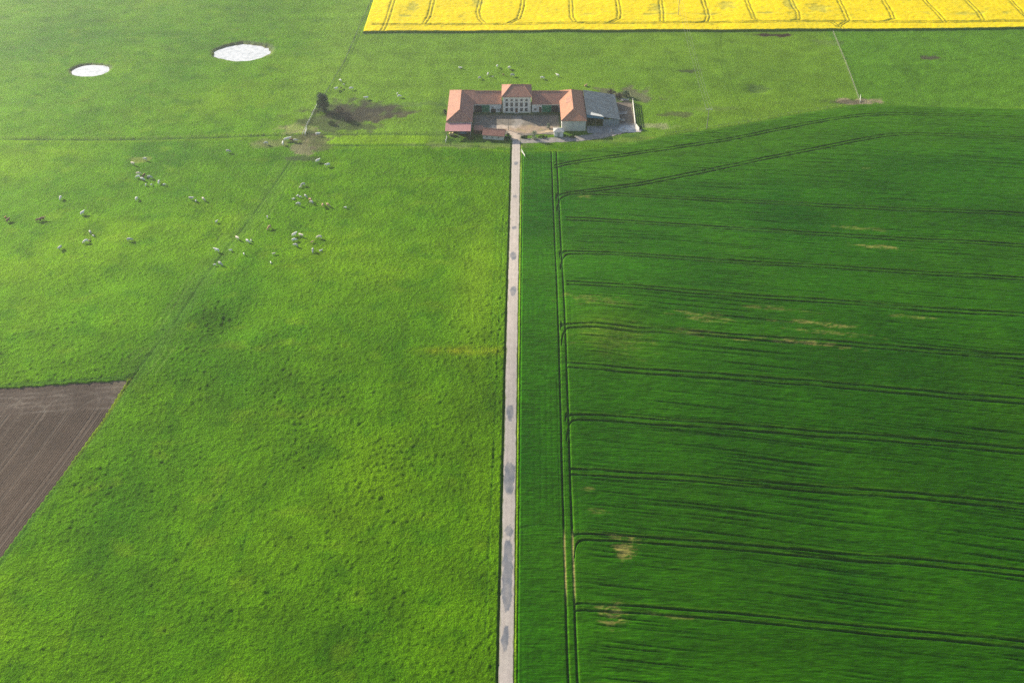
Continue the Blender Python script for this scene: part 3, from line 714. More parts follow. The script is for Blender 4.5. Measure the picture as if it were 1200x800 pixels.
for o, xs_ in ((rw, (-17, -11)), (re_, (14, 20))):
    for x in xs_: Wn(o, x, 508.45, 2.4, 1.0, .8, 'N')

# ------------------------------------------------------------------ west barn and its open lean-to
def wing(name, label, x0, x1, y0, y1, e, r, yA, yB, xm, wall, tile):
    o = empty(name, (xm, (y0+y1)/2, 0)); tag(o, label, 'barn')
    B(o, 'wall', M[wall], (x0, x1, y0, y1, -.3, e))
    shift(hip_roof(x0-.45, x1+.45, y0-.45, y1+.45, e+.22, r, (xm, yA), (xm, yB), .21), o).build('roof', M[tile], o)
    lx, ly, _ = o.location
    m = MB(); m.tube((0, yA-ly, r), (0, yB-ly, r), .17, n=6)
    for a, b, q in ((x0-.45, y0-.45, yA), (x1+.45, y0-.45, yA), (x0-.45, y1+.45, yB), (x1+.45, y1+.45, yB)): m.tube((a-lx, b-ly, e+.22), (0, q-ly, r), .15, n=6)
    m.build('ridge_tiles', M['ridge'], o); return o
wb = wing('west_barn', 'long barn with hipped orange tile roof on the left of the courtyard', -33.3, -20.7, 471.5, 509, 5.1, 9.0, 477.5, 501.5, -27.0, 'render_grey', 'tile_old')
wb.name = 'tiled_barn'
for y in (476, 484, 491): B(wb, 'barn_door', M['brown'], (-20.69, -20.6, y-1.5, y+1.5, .05, 3.2))
for y in (478, 486, 494, 502): Wn(wb, -33.35, y, 2.0, 1.0, .9, 'W')
B(wb, 'roof_patch', M['tile_new'], (-20.68, -20.66, 480, 480.2, 4, 4.1))
eb = wing('tiled_barn', 'barn with hipped orange tile roof and blank plaster gable on the right of the courtyard', 25.6, 37.9, 471.3, 507.2, 5.6, 9.3, 477.5, 501.5, 31.6, 'render_grey', 'tile_new')
B(eb, 'stable_door', M['green'], (25.52, 25.597, 482, 484.4, .05, 2.6)); B(eb, 'barn_door', M['brown'], (25.52, 25.597, 488, 491.4, .05, 3.6))
for y in (475, 479): Wn(eb, 25.55, y, 2.0, 1.0, .9, 'W')
# re-laid rectangle of darker tiles on the west slope
def on_slope(o, y0, y1, s0, s1, lift=.05):
    xe, xm, ze, zr = 25.15, 31.6, 5.82, 9.3
    pt = lambda s, y, l: (xe+(xm-xe)*s, y, ze+(zr-ze)*s+l)
    p = [pt(s0, y0, -.05), pt(s1, y0, -.05), pt(s1, y1, -.05), pt(s0, y1, -.05), pt(s0, y0, lift), pt(s1, y0, lift), pt(s1, y1, lift), pt(s0, y1, lift)]
    m = MB().poly(p, [(0, 3, 2, 1), (4, 5, 6, 7), (0, 1, 5, 4), (1, 2, 6, 5), (2, 3, 7, 6), (3, 0, 4, 7)])
    return shift(m, o).build('roof_patch', M['tile_old'], o)
on_slope(eb, 487.5, 494, .50, .93)
lt = empty('open_lean_to', (-27.5, 467.5, 0)); tag(lt, 'open fronted lean-to with faded pink roof against the left barn gable', 'shed')
pts = [(-34.0, 463.9, 3.45), (-21.0, 463.9, 3.45), (-21.0, 471.0, 4.7), (-34.0, 471.0, 4.7)]
m = MB().poly([(a, b, z-.09) for a, b, z in pts]+pts, [(0, 3, 2, 1), (4, 5, 6, 7), (0, 1, 5, 4), (1, 2, 6, 5), (2, 3, 7, 6), (3, 0, 4, 7)]); shift(m, lt).build('roof', M['pink_sheet'], lt)
for x in (-33.6, -27.3, -21.3): B(lt, 'post', M['timber'], (x-.12, x+.12, 464.1, 464.34, -.2, 3.36))
B(lt, 'beam', M['timber'], (-33.9, -21.1, 464.1, 464.3, 3.1, 3.34)) if False else None
B(lt, 'side_wall', M['board'], (-21.25, -21.17, 464.4, 471.0, -.1, 3.3)); B(lt, 'rear_dark_sheet', M['dark'], (-33.0, -21.3, 471.38, 471.47, 0, 3.9))  # dark sheet across the back of the lean-to
bl = MB(); 
for k, (x, y, z) in enumerate(((-31.6, 466.2, 0), (-30.2, 466.6, 0))):
    o = MB().tube((0, -.65, .72), (0, .65, .72), .7, n=18).build('round_bale', M['bale'], loc=(x, y, hz(x, y)))
    tag(o, ('round straw bale at the left end under the pink lean-to', 'round straw bale second from the left under the pink lean-to')[k], 'bale', 'bales under the lean-to')
tr_ = empty('farm_trailer', (-25.0, 467.4, 0)); tag(tr_, 'small grey farm trailer parked under the pink lean-to roof', 'trailer')
B(tr_, 'bed', M['steel'], (-26.8, -23.2, 466.5, 468.3, .75, .9)); B(tr_, 'side_board', M['plastic_blue'], (-26.8, -23.2, 466.45, 466.497, .8, 1.35)); B(tr_, 'side_board', M['plastic_blue'], (-26.8, -23.2, 468.303, 468.35, .8, 1.35))
for x in (-26, -24):
    for y in (466.25, 468.55): 
        m = MB().tube((x+25, y-467.4-.12, .4), (x+25, y-467.4+.12, .4), .4, n=16); m.build('wheel', M['dark'], tr_)
MB().tube((-1.8, 0, .7), (-3.1, 0, .45), .06).build('drawbar', M['steel'], tr_)

# ------------------------------------------------------------------ grey cattle shed
cs_ = empty('cattle_shed', (47, 492, 0)); tag(cs_, 'large cattle shed with blue grey corrugated roof beside the right barn', 'shed')
rp = [(38.5, 477.2, 6.3), (56.0, 476.3, 3.9), (55.6, 506.5, 4.1), (38.5, 507.3, 6.5)]
m = MB().poly([(a, b, z-.1) for a, b, z in rp]+rp, [(0, 3, 2, 1), (4, 5, 6, 7), (0, 1, 5, 4), (1, 2, 6, 5), (2, 3, 7, 6), (3, 0, 4, 7)]); shift(m, cs_).build('roof', M['fibre'], cs_)
m = MB().poly([(40.6, 477.25, 5.98), (47.5, 476.9, 5.0), (46.2, 479.2, 5.22), (41.0, 480.5, 5.97)]+[(40.6, 477.25, 6.10), (47.5, 476.9, 5.14), (46.2, 479.2, 5.33), (41.0, 480.5, 6.07)], [(0, 3, 2, 1), (4, 5, 6, 7), (0, 1, 5, 4), (1, 2, 6, 5), (2, 3, 7, 6), (3, 0, 4, 7)])
shift(m, cs_).build('pale_sheet', M['timber_white'], cs_)
m = MB().poly([(38.6, 477.1, 6.1), (47.4, 476.65, 4.9), (47.4, 476.7, 4.0), (38.6, 477.15, 4.6)]+[(38.6, 477.22, 6.1), (47.4, 476.77, 4.9), (47.4, 476.82, 4.0), (38.6, 477.27, 4.6)], [(0, 3, 2, 1), (4, 5, 6, 7), (0, 1, 5, 4), (1, 2, 6, 5), (2, 3, 7, 6), (3, 0, 4, 7)])
shift(m, cs_).build('fascia', M['plastic_blue'], cs_)
B(cs_, 'front_wall', M['board'], (47.4, 55.7, 477.0, 477.12, 0, 3.7)); B(cs_, 'side_wall', M['board'], (55.15, 55.27, 483, 506.0, 0, 3.6)); B(cs_, 'rear_wall', M['board'], (38.6, 55.1, 505.9, 506.05, 0, 3.5))
for x, y, h in ((38.8, 477.6, 5.9), (43.5, 477.5, 5.3), (47.3, 477.3, 4.8), (51.5, 477.4, 4.3), (55.5, 477.2, 3.8), (55.4, 482.9, 3.8), (47.3, 485, 4.8), (47.3, 494, 4.8)): B(cs_, 'post', M['timber'], (x-.13, x+.13, y-.13+.2, y+.13+.2, -.2, h))
B(cs_, 'batten', M['timber'], *[(x, x+.08, 476.9, 476.998, .1, 3.6) for x in (48.4, 49.8, 51.2, 52.6, 54.0, 55.2)])

# ------------------------------------------------------------------ small buildings
sh = empty('tiled_outbuilding', G(579, 161) + (0,), R(-9)); 
def outb():
    o = sh; tag(o, 'low outbuilding with pinkish tile roof at the left of the courtyard entrance', 'shed')
    MB().box(-5.3, 5.3, -2.6, 2.9, -.3, 2.3).build('wall', M['render_grey'], o)
    pts = []
    for x in (-5.7, 5.7): pts += [(x, -3.1, 2.15), (x, -3.1, 2.35), (x, .9, 4.3), (x, 3.3, 2.9), (x, 3.3, 2.7)]
    MB().poly(pts, [(0, 1, 2, 3, 4), (9, 8, 7, 6, 5), (0, 5, 6, 1), (1, 6, 7, 2), (2, 7, 8, 3), (3, 8, 9, 4), (4, 9, 5, 0)]).build('roof', M['tile_hut'], o)
    MB().poly([(-5.3, -2.5, 2.31), (-5.3, 2.8, 2.31), (-5.3, .9, 3.9), (-5.2, -2.5, 2.31), (-5.2, 2.8, 2.31), (-5.2, .9, 3.9)], [(0, 2, 1), (3, 4, 5), (0, 1, 4, 3), (1, 2, 5, 4), (2, 0, 3, 5)]).build('gable', M['render_grey'], o)
    MB().poly([(5.2, -2.5, 2.31), (5.2, 2.8, 2.31), (5.2, .9, 3.9), (5.3, -2.5, 2.31), (5.3, 2.8, 2.31), (5.3, .9, 3.9)], [(0, 2, 1), (3, 4, 5), (0, 1, 4, 3), (1, 2, 5, 4), (2, 0, 3, 5)]).build('gable', M['render_grey'], o)
    for x in (-3.2, -.4, 2.6): window(o, x, -2.65, .9, .8, .7)
    MB().tube((-5.7, .9, 4.3), (5.7, .9, 4.3), .13, n=6).build('ridge_tiles', M['ridge'], o)
outb()
ax = empty('brick_lean_to', G(561, 155) + (0,), R(-6)); tag(ax, 'small dark red pitched shelter at the left end of the low outbuilding', 'shed')
MB().box(-2.2, 2.0, -1.8, 2.0, -.3, 1.9).build('wall', M['brown'], ax)
MB().poly([(-2.4, -2.1, 1.91), (2.2, -2.1, 1.91), (2.2, 2.2, 2.61), (-2.4, 2.2, 2.61), (-2.4, -2.1, 2.05), (2.2, -2.1, 2.05), (2.2, 2.2, 2.75), (-2.4, 2.2, 2.75)], [(0, 3, 2, 1), (4, 5, 6, 7), (0, 1, 5, 4), (1, 2, 6, 5), (2, 3, 7, 6), (3, 0, 4, 7)]).build('roof', M['tile_old'], ax)
MB().box(-.6, .4, -1.86, -1.803, .05, 1.8).build('door', M['dark'], ax)
hut = empty('garden_hut', G(654.5, 158.5) + (0,)); tag(hut, 'small square whitewashed hut with pale hipped roof in front of the right barn', 'hut')
MB().box(-2.3, 2.3, -1.9, 1.9, -.3, 2.7).build('wall', M['render_white'], hut)
hip_roof(-2.8, 2.8, -2.4, 2.4, 2.95, 3.9, (-.5, 0), (.5, 0), .2).build('roof', M['concrete'], hut)
MB().box(-.5, .5, -1.96, -1.903, .05, 2.1).build('door', M['shutter'], hut)
window(hut, 2.35, 0, 1.0, .8, .8, 'E')

# ------------------------------------------------------------------ fences
def fence(name, label, pts, step, rails, postr=.07, h=1.15, mat='timber', railmat='wire', railr=.02, cat='fence', board=False):
    P = np.array(pts); o = empty(name, (P[0][0], P[0][1], hz(*P[0]))); tag(o, label, cat)
    L = np.r_[0, np.cumsum(np.hypot(*np.diff(P, axis=0).T))]; n = max(1, int(round(L[-1]/step))); n = min(n, 99)
    pos = [(float(np.interp(t, L, P[:, 0])), float(np.interp(t, L, P[:, 1]))) for t in np.linspace(0, L[-1], n+1)]
    x0, y0, z0 = o.location
    pm = MB().tube((0, 0, -.3), (0, 0, h), postr, n=6).build('post', M[mat], o); pm.location = (0, 0, hz(*pos[0])-z0)
    for (x, y) in pos[1:]:
        q_ = pm.copy(); C.objects.link(q_); q_.parent = o; q_.location = (x-x0, y-y0, hz(x, y)-z0)
    for r in rails:
        m = MB()
        for a, b in zip(pos[:-1], pos[1:]):
            A = (a[0]-x0, a[1]-y0, hz(*a)-z0+r); Bb = (b[0]-x0, b[1]-y0, hz(*b)-z0+r)
            if board:
                d = np.array([b[0]-a[0], b[1]-a[1]]); nrm = np.array([-d[1], d[0]])/np.linalg.norm(d)*.03; off = nrm/.03*(postr+.04)
                p = [(A[0]-off[0]+s_*nrm[0], A[1]-off[1]+s_*nrm[1], A[2]+k_) for s_ in (-1, 1) for k_ in (-railr, railr)]+[(Bb[0]-off[0]+s_*nrm[0], Bb[1]-off[1]+s_*nrm[1], Bb[2]+k_) for s_ in (-1, 1) for k_ in (-railr, railr)]
                m.poly(p, [(0, 1, 3, 2), (4, 6, 7, 5), (0, 4, 5, 1), (2, 3, 7, 6), (1, 5, 7, 3), (0, 2, 6, 4)])
            else: m.tube(A, Bb, railr, n=4)
        m.build('rail' if board else 'wire', M[railmat], o)
    return o
fence('wire_fence', 'post and wire fence running from the rapeseed corner down to the dark tree', [tuple(p) for p in D_line[1:4]], 4, (.5, .8, 1.1), .09, mat='timber_pole')
fence('wire_fence', 'short pale post and wire fence from the dark tree to the muddy gateway', [tuple(p) for p in D_line[3:5]+np.array([-1, 0])], 3, (.4, .8, 1.1), .12, mat='timber_white', railr=.04, railmat='timber_white')
fence('wire_fence', 'post and wire fence along the dark ditch of the left pasture', [tuple(p+np.array([0, .8])) for p in H_left], 6, (.5, .8, 1.1), .08, mat='timber_pole')
fence('wire_fence', 'post and wire fence from the muddy gateway to the pink lean-to', [tuple(p+np.array([0, .8])) for p in H_rightA], 5, (.5, .8, 1.1), .09, mat='timber_pole')
fence('wire_fence', 'pale post and wire fence across the far right pasture to the bare patch', [G(976, 38), G(985, 60), G(1007, 118)], 3.5, (.4, .8, 1.1), .10, mat='timber_pole', railr=.03, railmat='timber_pole')
fence('wire_fence', 'post and wire fence between the right pasture and the wheat', [tuple(p+np.array([0, 1.5])) for p in WT[3:8]], 6, (.5, .8, 1.1), .07, mat='timber_pole')
fence('board_fence', 'tall whitewashed board fence closing the right side of the cattle pen', [G(741.5, 120.5), G(744.5, 147)], 3.2, (.45, 1.0, 1.55, 2.1), .13, 2.35, 'timber_white', 'timber_white', .2, board=True)
fence('board_fence', 'short whitewashed board fence slanting away from the pen corner', [G(745.2, 148), G(749, 153)], 2, (.4, .9, 1.4), .12, 1.6, 'timber_white', 'timber_white', .18, board=True)
fence('board_fence', 'grey rail fence along the back of the cattle pen', [(56, 506.8), tuple(np.array(G(741, 120)))], 2.5, (.5, 1.0), .1, 1.25, 'timber', 'timber', .08, board=True)
# gates and posts
def gate(label, p, q, h, mat):
    o = empty('field_gate', (*p, hz(*p))); tag(o, label, 'gate'); dx, dy = q[0]-p[0], q[1]-p[1]
    m = MB()
    for z in np.linspace(.25, h, 5): m.tube((0, 0, z), (dx, dy, z), .05, n=5)
    m.tube((0, 0, .25), (dx, dy, h), .04, n=5); m.build('bars', M[mat], o)
    MB().tube((-dx*.03, -dy*.03, -.3), (-dx*.03, -dy*.03, h+.25), .14, n=8).build('post', M[mat], o); MB().tube((dx*1.04, dy*1.04, -.3), (dx*1.04, dy*1.04, h+.25), .14, n=8).build('post', M[mat], o)
    return o
gate('white bar gate standing open beside the road below the farm', G(611.3, 178), G(615, 184.5), 1.3, 'timber_white')
gate('pale bar gate at the muddy corner where the fences meet', G(357.5, 158.5), G(359.5, 152), 1.5, 'timber_white')
gate('white bar gate on the bare patch at the top of the wheat', G(1007.5, 121), G(1008, 114.5), 1.4, 'timber_white')
o = gate('pale bar gate at the left foot of the pink lean-to', G(522.4, 167), G(523.6, 162), 1.3, 'timber_white')
# pen furniture
def feeder(label, x, y, rz, L=3.6):
    o = empty('hay_feeder', (x, y, .06), rz); tag(o, label, 'feeder', 'feeders in the cattle pen')
    m = MB(); m.box(-L/2, L/2, -.55, .55, .25, .45); m.build('trough', M['concrete'], o)
    m = MB()
    for k in range(9):
        x_ = -L/2+L*k/8; m.tube((x_, -.5, .45), (x_, -.12, 1.3), .035, n=5); m.tube((x_, .5, .45), (x_, .12, 1.3), .035, n=5)
    m.tube((-L/2, -.12, 1.3), (L/2, -.12, 1.3), .05, n=5); m.tube((-L/2, .12, 1.3), (L/2, .12, 1.3), .05, n=5); m.build('rack', M['steel'], o)
    for x_ in (-L/2+.15, L/2-.15):
        for y_ in (-.4, .4): MB().box(x_-.06, x_+.06, y_-.06, y_+.06, 0, .249).build('leg', M['steel'], o)
x, y = G(734, 117); feeder('grey hay feeder at the back of the cattle pen by the fence', x-1, y-1.5, R(4), 4.4)
x, y = G(729, 134); feeder('grey hay feeder in the middle of the cattle pen', x+.5, y, R(8), 4)
wt = empty('water_trough', (58.0, 483.5, .06)); tag(wt, 'pale water trough in the front of the cattle pen', 'trough')
m = MB(); m.box(-1.3, 1.3, -.5, -.4, 0, .7); m.box(-1.3, 1.3, .4, .5, 0, .7); m.box(-1.3, -1.2, -.4, .4, 0, .7); m.box(1.2, 1.3, -.4, .4, 0, .7); m.box(-1.2, 1.2, -.4, .4, 0, .1); m.build('basin', M['concrete'], wt)
MB().box(-1.2, 1.2, -.4, .4, .5, .55).build('water', M['glass'], wt)

# ------------------------------------------------------------------ poles and wires
def pole(label, x, y, h, arm=1.6):
    z = hz(x, y); o = empty('electricity_pole', (x, y, z)); tag(o, label, 'pole')
    MB().tube((0, 0, -.5), (0, 0, h), .21, .13, 8).build('mast', M['timber_pole'], o)
    if arm:
        MB().box(-arm, arm, -.09, .09, h-.55, h-.35).build('crossarm', M['timber_white'], o)
        for k in (-arm+.1, 0, arm-.1):
            z0 = h-.35 if k else h
            MB().tube((k, 0, z0), (k, 0, z0+.32), .08, n=6).build('insulator', M['frame'], o)
    return o
PA = G(828, 151.5); PB = G(794.5, 18.5, .9)
pole('electricity pole standing on the edge of the wheat right of the farm', *PA, 11.5); pole('electricity pole standing in the yellow rapeseed', *PB, 11.5)
PCt = G(595.6, 152.5); pole('slim bare pole standing in the farm courtyard', *PCt, 6.2, 0)
dv = np.array(PB)-np.array(PA); PCn = tuple(np.array(PB)+dv)
pole('next electricity pole far out in the rapeseed beyond the picture edge', *PCn, 11.5)
def wire(label, a, b, sag=2.2):
    m = MB(); n = 18; pts = []
    for k in range(n+1):
        t = k/n; pts.append(((b[0]-a[0])*t, (b[1]-a[1])*t, (b[2]-a[2])*t-sag*4*t*(1-t)))
    for p, q_ in zip(pts[:-1], pts[1:]): m.tube(p, q_, .035, n=4, cap=False)
    o = m.build('overhead_wire', M['wire'], loc=a); tag(o, label, 'wire', 'overhead wires'); return o
for s, nm in ((-1.5, 'left'), (0, 'middle'), (1.5, 'right')):
    zz = 11.47 if s else 11.82
    wire(nm+' wire of the three from the wheat pole to the rapeseed pole', (PA[0]+s, PA[1], hz(*PA)+zz), (PB[0]+s, PB[1], hz(*PB)+zz))
    wire(nm+' wire of the three running on beyond the rapeseed pole', (PB[0]+s, PB[1], hz(*PB)+zz), (PCn[0]+s, PCn[1], hz(*PCn)+zz))

# ------------------------------------------------------------------ trees and shrubs
def foliage(name, x, y, h, rx, ry, n, mat, label, cat='tree', base=.12, leaf=.35, clumps=26, shape='round', seed=1, trunk_r=.25, z0=None):
    rnd = random.Random(seed); z = hz(x, y) if z0 is None else z0
    o = empty(name, (x, y, z)); tag(o, label, cat)
    m = MB(); m.tube((0, 0, -.3), (.1, 0, h*.45), trunk_r, trunk_r*.6, 7); m.tube((.1, 0, h*.45), (0, .1, h*.85), trunk_r*.6, trunk_r*.15, 6)
    cl = []
    for k in range(clumps):
        t = base+(1-base)*rnd.random()**.85; a = rnd.random()*6.283
        w = (math.sin(min(1, (t-base)/(1-base)*.92+.12)*math.pi)**.6) if shape == 'round' else (1.08-t)**.4
        rr = rnd.random()**.5*.78*w; cx, cy, cz = math.cos(a)*rr*rx, math.sin(a)*rr*ry, t*h*.93
        cl.append((cx, cy, cz, (.26+.2*rnd.random())*min(rx, ry)))
        if k % 2 == 0: m.tube((.05, 0, max(.15*h, cz*.55)), (cx*.9, cy*.9, cz), trunk_r*.28, trunk_r*.07, 5)
    m.build('trunk', M['bark'], o)
    co = []; 
    for k in range(n):
        cx, cy, cz, cr = cl[rnd.randrange(clumps)]
        a = rnd.random()*6.283; u = rnd.uniform(-1, 1); r = cr*rnd.random()**.4*1.15; s = math.sqrt(1-u*u)
        px, py, pz = cx+r*s*math.cos(a), cy+r*s*math.sin(a), max(.08, cz+r*u*.85)
        t1 = np.array([rnd.gauss(0, 1) for _ in range(3)]); t1 /= np.linalg.norm(t1); t2 = np.cross(t1, [rnd.gauss(0, 1) for _ in range(3)]); t2 /= np.linalg.norm(t2)+1e-6
        l = leaf*rnd.uniform(.5, 1.2); c0 = np.array([px, py, pz])
        co += [c0-t1*l*.5, c0+t2*l*.28, c0+t1*l*.5, c0-t2*l*.28]
    me = bpy.data.meshes.new('crown'); me.from_pydata([tuple(c_) for c_ in co], [], [(4*i, 4*i+1, 4*i+2, 4*i+3) for i in range(n)]); me.update()
    link('crown', me, M[mat], o); return o
x, y = G(379, 131); foliage('evergreen_tree', x, y, 10.5, 4.3, 4.0, 6500, 'leaf_dark', 'tall dark evergreen tree at the fence corner beside the mud', base=.02, leaf=.5, clumps=70, seed=3, shape='bush')
for i, (px, py, h, r, mat, lab) in enumerate((
    (397, 131.5, 3.6, 3.2, 'twig', 'leafless brown thicket just right of the dark evergreen tree'),
    (408, 141, 1.8, 2.6, 'twig', 'low brown scrub in the shade between the tree and the mud'),
    (388, 146, 1.6, 2.4, 'leaf_mid', 'low green scrub in the shade below the dark evergreen tree'))):
    x, y = G(px, py); foliage('shrub', x, y, h, r, r*.8, 1500, mat, lab, 'shrub', .05, .3, 22, seed=20+i, trunk_r=.1)
for i, (px, py, h, r, ry, mat, lab) in enumerate((
    (595.3, 163.5, 3.2, 1.9, 1.6, 'leaf_dark', 'dark round bush against the right end of the pinkish outbuilding'),
    (626, 163.0, 4.6, 2.8, 2.2, 'leaf_blossom', 'small tree in pale blossom between the entrance and the white hut'),
    (642.5, 150.5, 2.8, 1.3, 1.2, 'leaf_blossom', 'small white flowering shrub left of the hut in the courtyard'),
    (614.5, 161.8, 1.4, 2.2, .9, 'leaf_dark', 'low clipped dark hedge clump right beside the entrance'),
    (636, 161.8, 1.3, 3.0, .9, 'leaf_dark', 'low dark hedge clump between blossom tree and white hut'),
    (671, 161.5, 1.3, 3.4, .9, 'leaf_mid', 'low green bush row under the blank gable of the right barn'),
    (521.5, 134, 2.6, 1.5, 1.8, 'leaf_dark', 'dark bush against the outer left wall of the left barn'),
    (716, 111.5, 3.4, 2.6, 1.8, 'twig', 'brown bush at the far corner behind the cattle shed'),
    (725, 115.5, 3.0, 3.4, 1.8, 'twig', 'brown bush behind the back rail of the cattle pen'),
    (734, 113.5, 3.4, 3.0, 2.0, 'leaf_dark', 'dark green bush at the far right corner of the cattle pen'),
    (750, 151.3, 1.8, 1.3, 1.0, 'leaf_dark', 'small dark bush at the outer foot of the white board fence'),
    (552, 163, 1.2, 2.0, 1.0, 'leaf_mid', 'low green bush in the grass right of the pink lean-to'))):
    x, y = G(px, py); foliage('bush' if 'tree' not in lab[:12] else 'blossom_tree', x, y, h, r, ry, int(900+500*r), mat, lab, 'bush' if 'tree' not in lab[:12] else 'tree', .05, .28, 18, seed=40+i, trunk_r=.08, z0=0)

# ------------------------------------------------------------------ cattle
def skin(verts, edges, radii, root=0):
    me = bpy.data.meshes.new('tmp'); me.from_pydata(verts, edges, []); ob = bpy.data.objects.new('tmp', me); C.objects.link(ob)
    md = ob.modifiers.new('s', 'SKIN'); md.use_smooth_shade = True
    for i, r in enumerate(radii):
        sv = me.skin_vertices[0].data[i]; sv.radius = (r if isinstance(r, tuple) else (r, r)); sv.use_root = (i == root)
    sb = ob.modifiers.new('d', 'SUBSURF'); sb.levels = 1; sb.render_levels = 1
    dg = bpy.context.evaluated_depsgraph_get(); dg.update()
    out = bpy.data.meshes.new_from_object(ob.evaluated_get(dg)); bpy.data.objects.remove(ob); bpy.data.meshes.remove(me)
    return out
def cow_mesh(pose):
    V = []; E = []; Rr = []
    def v(x, y, z, r): V.append((x, y, z)); Rr.append(tuple(t*1.14 for t in r) if isinstance(r, tuple) else r*1.12); return len(V)-1
    def e(*ids):
        for a, b in zip(ids[:-1], ids[1:]): E.append((a, b))
    dz = -.62 if pose == 'lie' else 0
    mid = v(0, 0, 1.07+dz, (.40, .36)); hip = v(-.62, 0, 1.14+dz, (.32, .32)); rump = v(-.95, 0, 1.12+dz, (.24, .27)); sh_ = v(.58, 0, 1.12+dz, (.33, .33))
    e(rump, hip, mid, sh_)
    if pose == 'graze': nk = v(.98, .05, .88, .19); pl = v(1.2, .08, .55, .14); hd = v(1.35, .09, .30, .125); mz = v(1.45, .1, .12, .09)
    elif pose == 'lie': nk = v(.98, 0, .72, .2); pl = v(1.22, .06, .88, .15); hd = v(1.42, .1, .86, .135); mz = v(1.68, .14, .74, .09)
    else: nk = v(.98, 0, 1.26, .2); pl = v(1.22, 0, 1.4, .15); hd = v(1.42, 0, 1.38, .135); mz = v(1.7, 0, 1.24, .09)
    e(sh_, nk, pl, hd, mz)
    for s in (-1, 1):
        er = v(V[pl][0]+.05, V[pl][1]+s*.2, V[pl][2]+.06, .045); er2 = v(V[pl][0]+.02, V[pl][1]+s*.33, V[pl][2]+.05, .03); e(pl, er, er2)
        if pose == 'lie':
            a = v(.55, s*.3, .3, .13); b = v(.9, s*.34, .12, .075); c_ = v(.55, s*.36, .07, .06); e(sh_, a, b, c_)
            a = v(-.6, s*.36, .32, .17); b = v(-.15, s*.48, .14, .09); c_ = v(-.55, s*.52, .08, .06); e(hip, a, b, c_)
        else:
            st_ = .1*s
            a = v(.58, s*.19, .72, .12); b = v(.60+st_, s*.2, .44, .075); c_ = v(.56+st_, s*.2, .06, .06); e(sh_, a, b, c_)
            a = v(-.72, s*.2, .78, .16); b = v(-.86-st_, s*.21, .50, .085); c_ = v(-.78-st_, s*.21, .06, .062); e(hip, a, b, c_)
    t1 = v(-1.18, 0, 1.05+dz, .045); t2 = v(-1.25, .03, .62+(dz*.6), .03); e(rump, t1, t2)
    return skin(V, E, Rr, 0)
POSES = {p: cow_mesh(p) for p in ('graze', 'stand', 'lie')}
def cowmat(n, a, b):
    m, nt, bs = newmat(n); mx = nt.nodes.new('ShaderNodeMix'); mx.data_type = 'RGBA'
    mx.inputs['A'].default_value = (*a, 1); mx.inputs['B'].default_value = (*b, 1)
    nt.links.new(ramp_val(nt, noise_fac(nt, 1.3, 2), 0, 1, .45, .62), mx.inputs['Factor']); nt.links.new(mx.outputs['Result'], bs.inputs['Base Color'])
    bs.inputs['Roughness'].default_value = .8; return m
COATS = {'white': cowmat('white_coat', (.86, .83, .76), (.78, .72, .62)), 'cream': cowmat('cream_coat', (.80, .70, .56), (.70, .57, .40)), 'tan': cowmat('tan_coat', (.50, .29, .14), (.62, .46, .28)),
         'grey': cowmat('greyish_coat', (.50, .50, .46), (.42, .41, .36)), 'brown': cowmat('brown_coat', (.16, .075, .035), (.24, .12, .06)), 'orange': cowmat('orange_coat', (.55, .28, .07), (.50, .24, .06))}
CM = {}
def cow(px, py, coat, label, calf=False, pose=None, rz=None, size=1.0):
    global cowi
    cowi += 1; rnd = random.Random(cowi*13)
    pose = pose or rnd.choice(['graze', 'graze', 'stand', 'lie' if calf else 'graze'])
    key = (pose, coat)
    if key not in CM:
        me = POSES[pose].copy(); me.materials.clear(); me.materials.append(COATS[coat]); CM[key] = me
    x, y = G(px, py); x0, y0 = x, y
    o = bpy.data.objects.new('calf' if calf else 'cow', CM[key]); C.objects.link(o)
    s = (.6 if calf else 1.02)*size*rnd.uniform(.94, 1.06)
    o.scale = (s, s, s); o.location = (x, y, hz(x, y)+.22*(0 if -44 < x < 72 and 454 < y < 512 else 1)); o.rotation_euler = (0, 0, R(rz if rz is not None else rnd.uniform(0, 360)))
    tag(o, label, 'calf' if calf else 'cow', 'cattle grazing in the pastures'); return o
cowi = 0
def zz(ox, oy, s): return lambda x, y: (ox+x/s, oy+(y+4)/s)
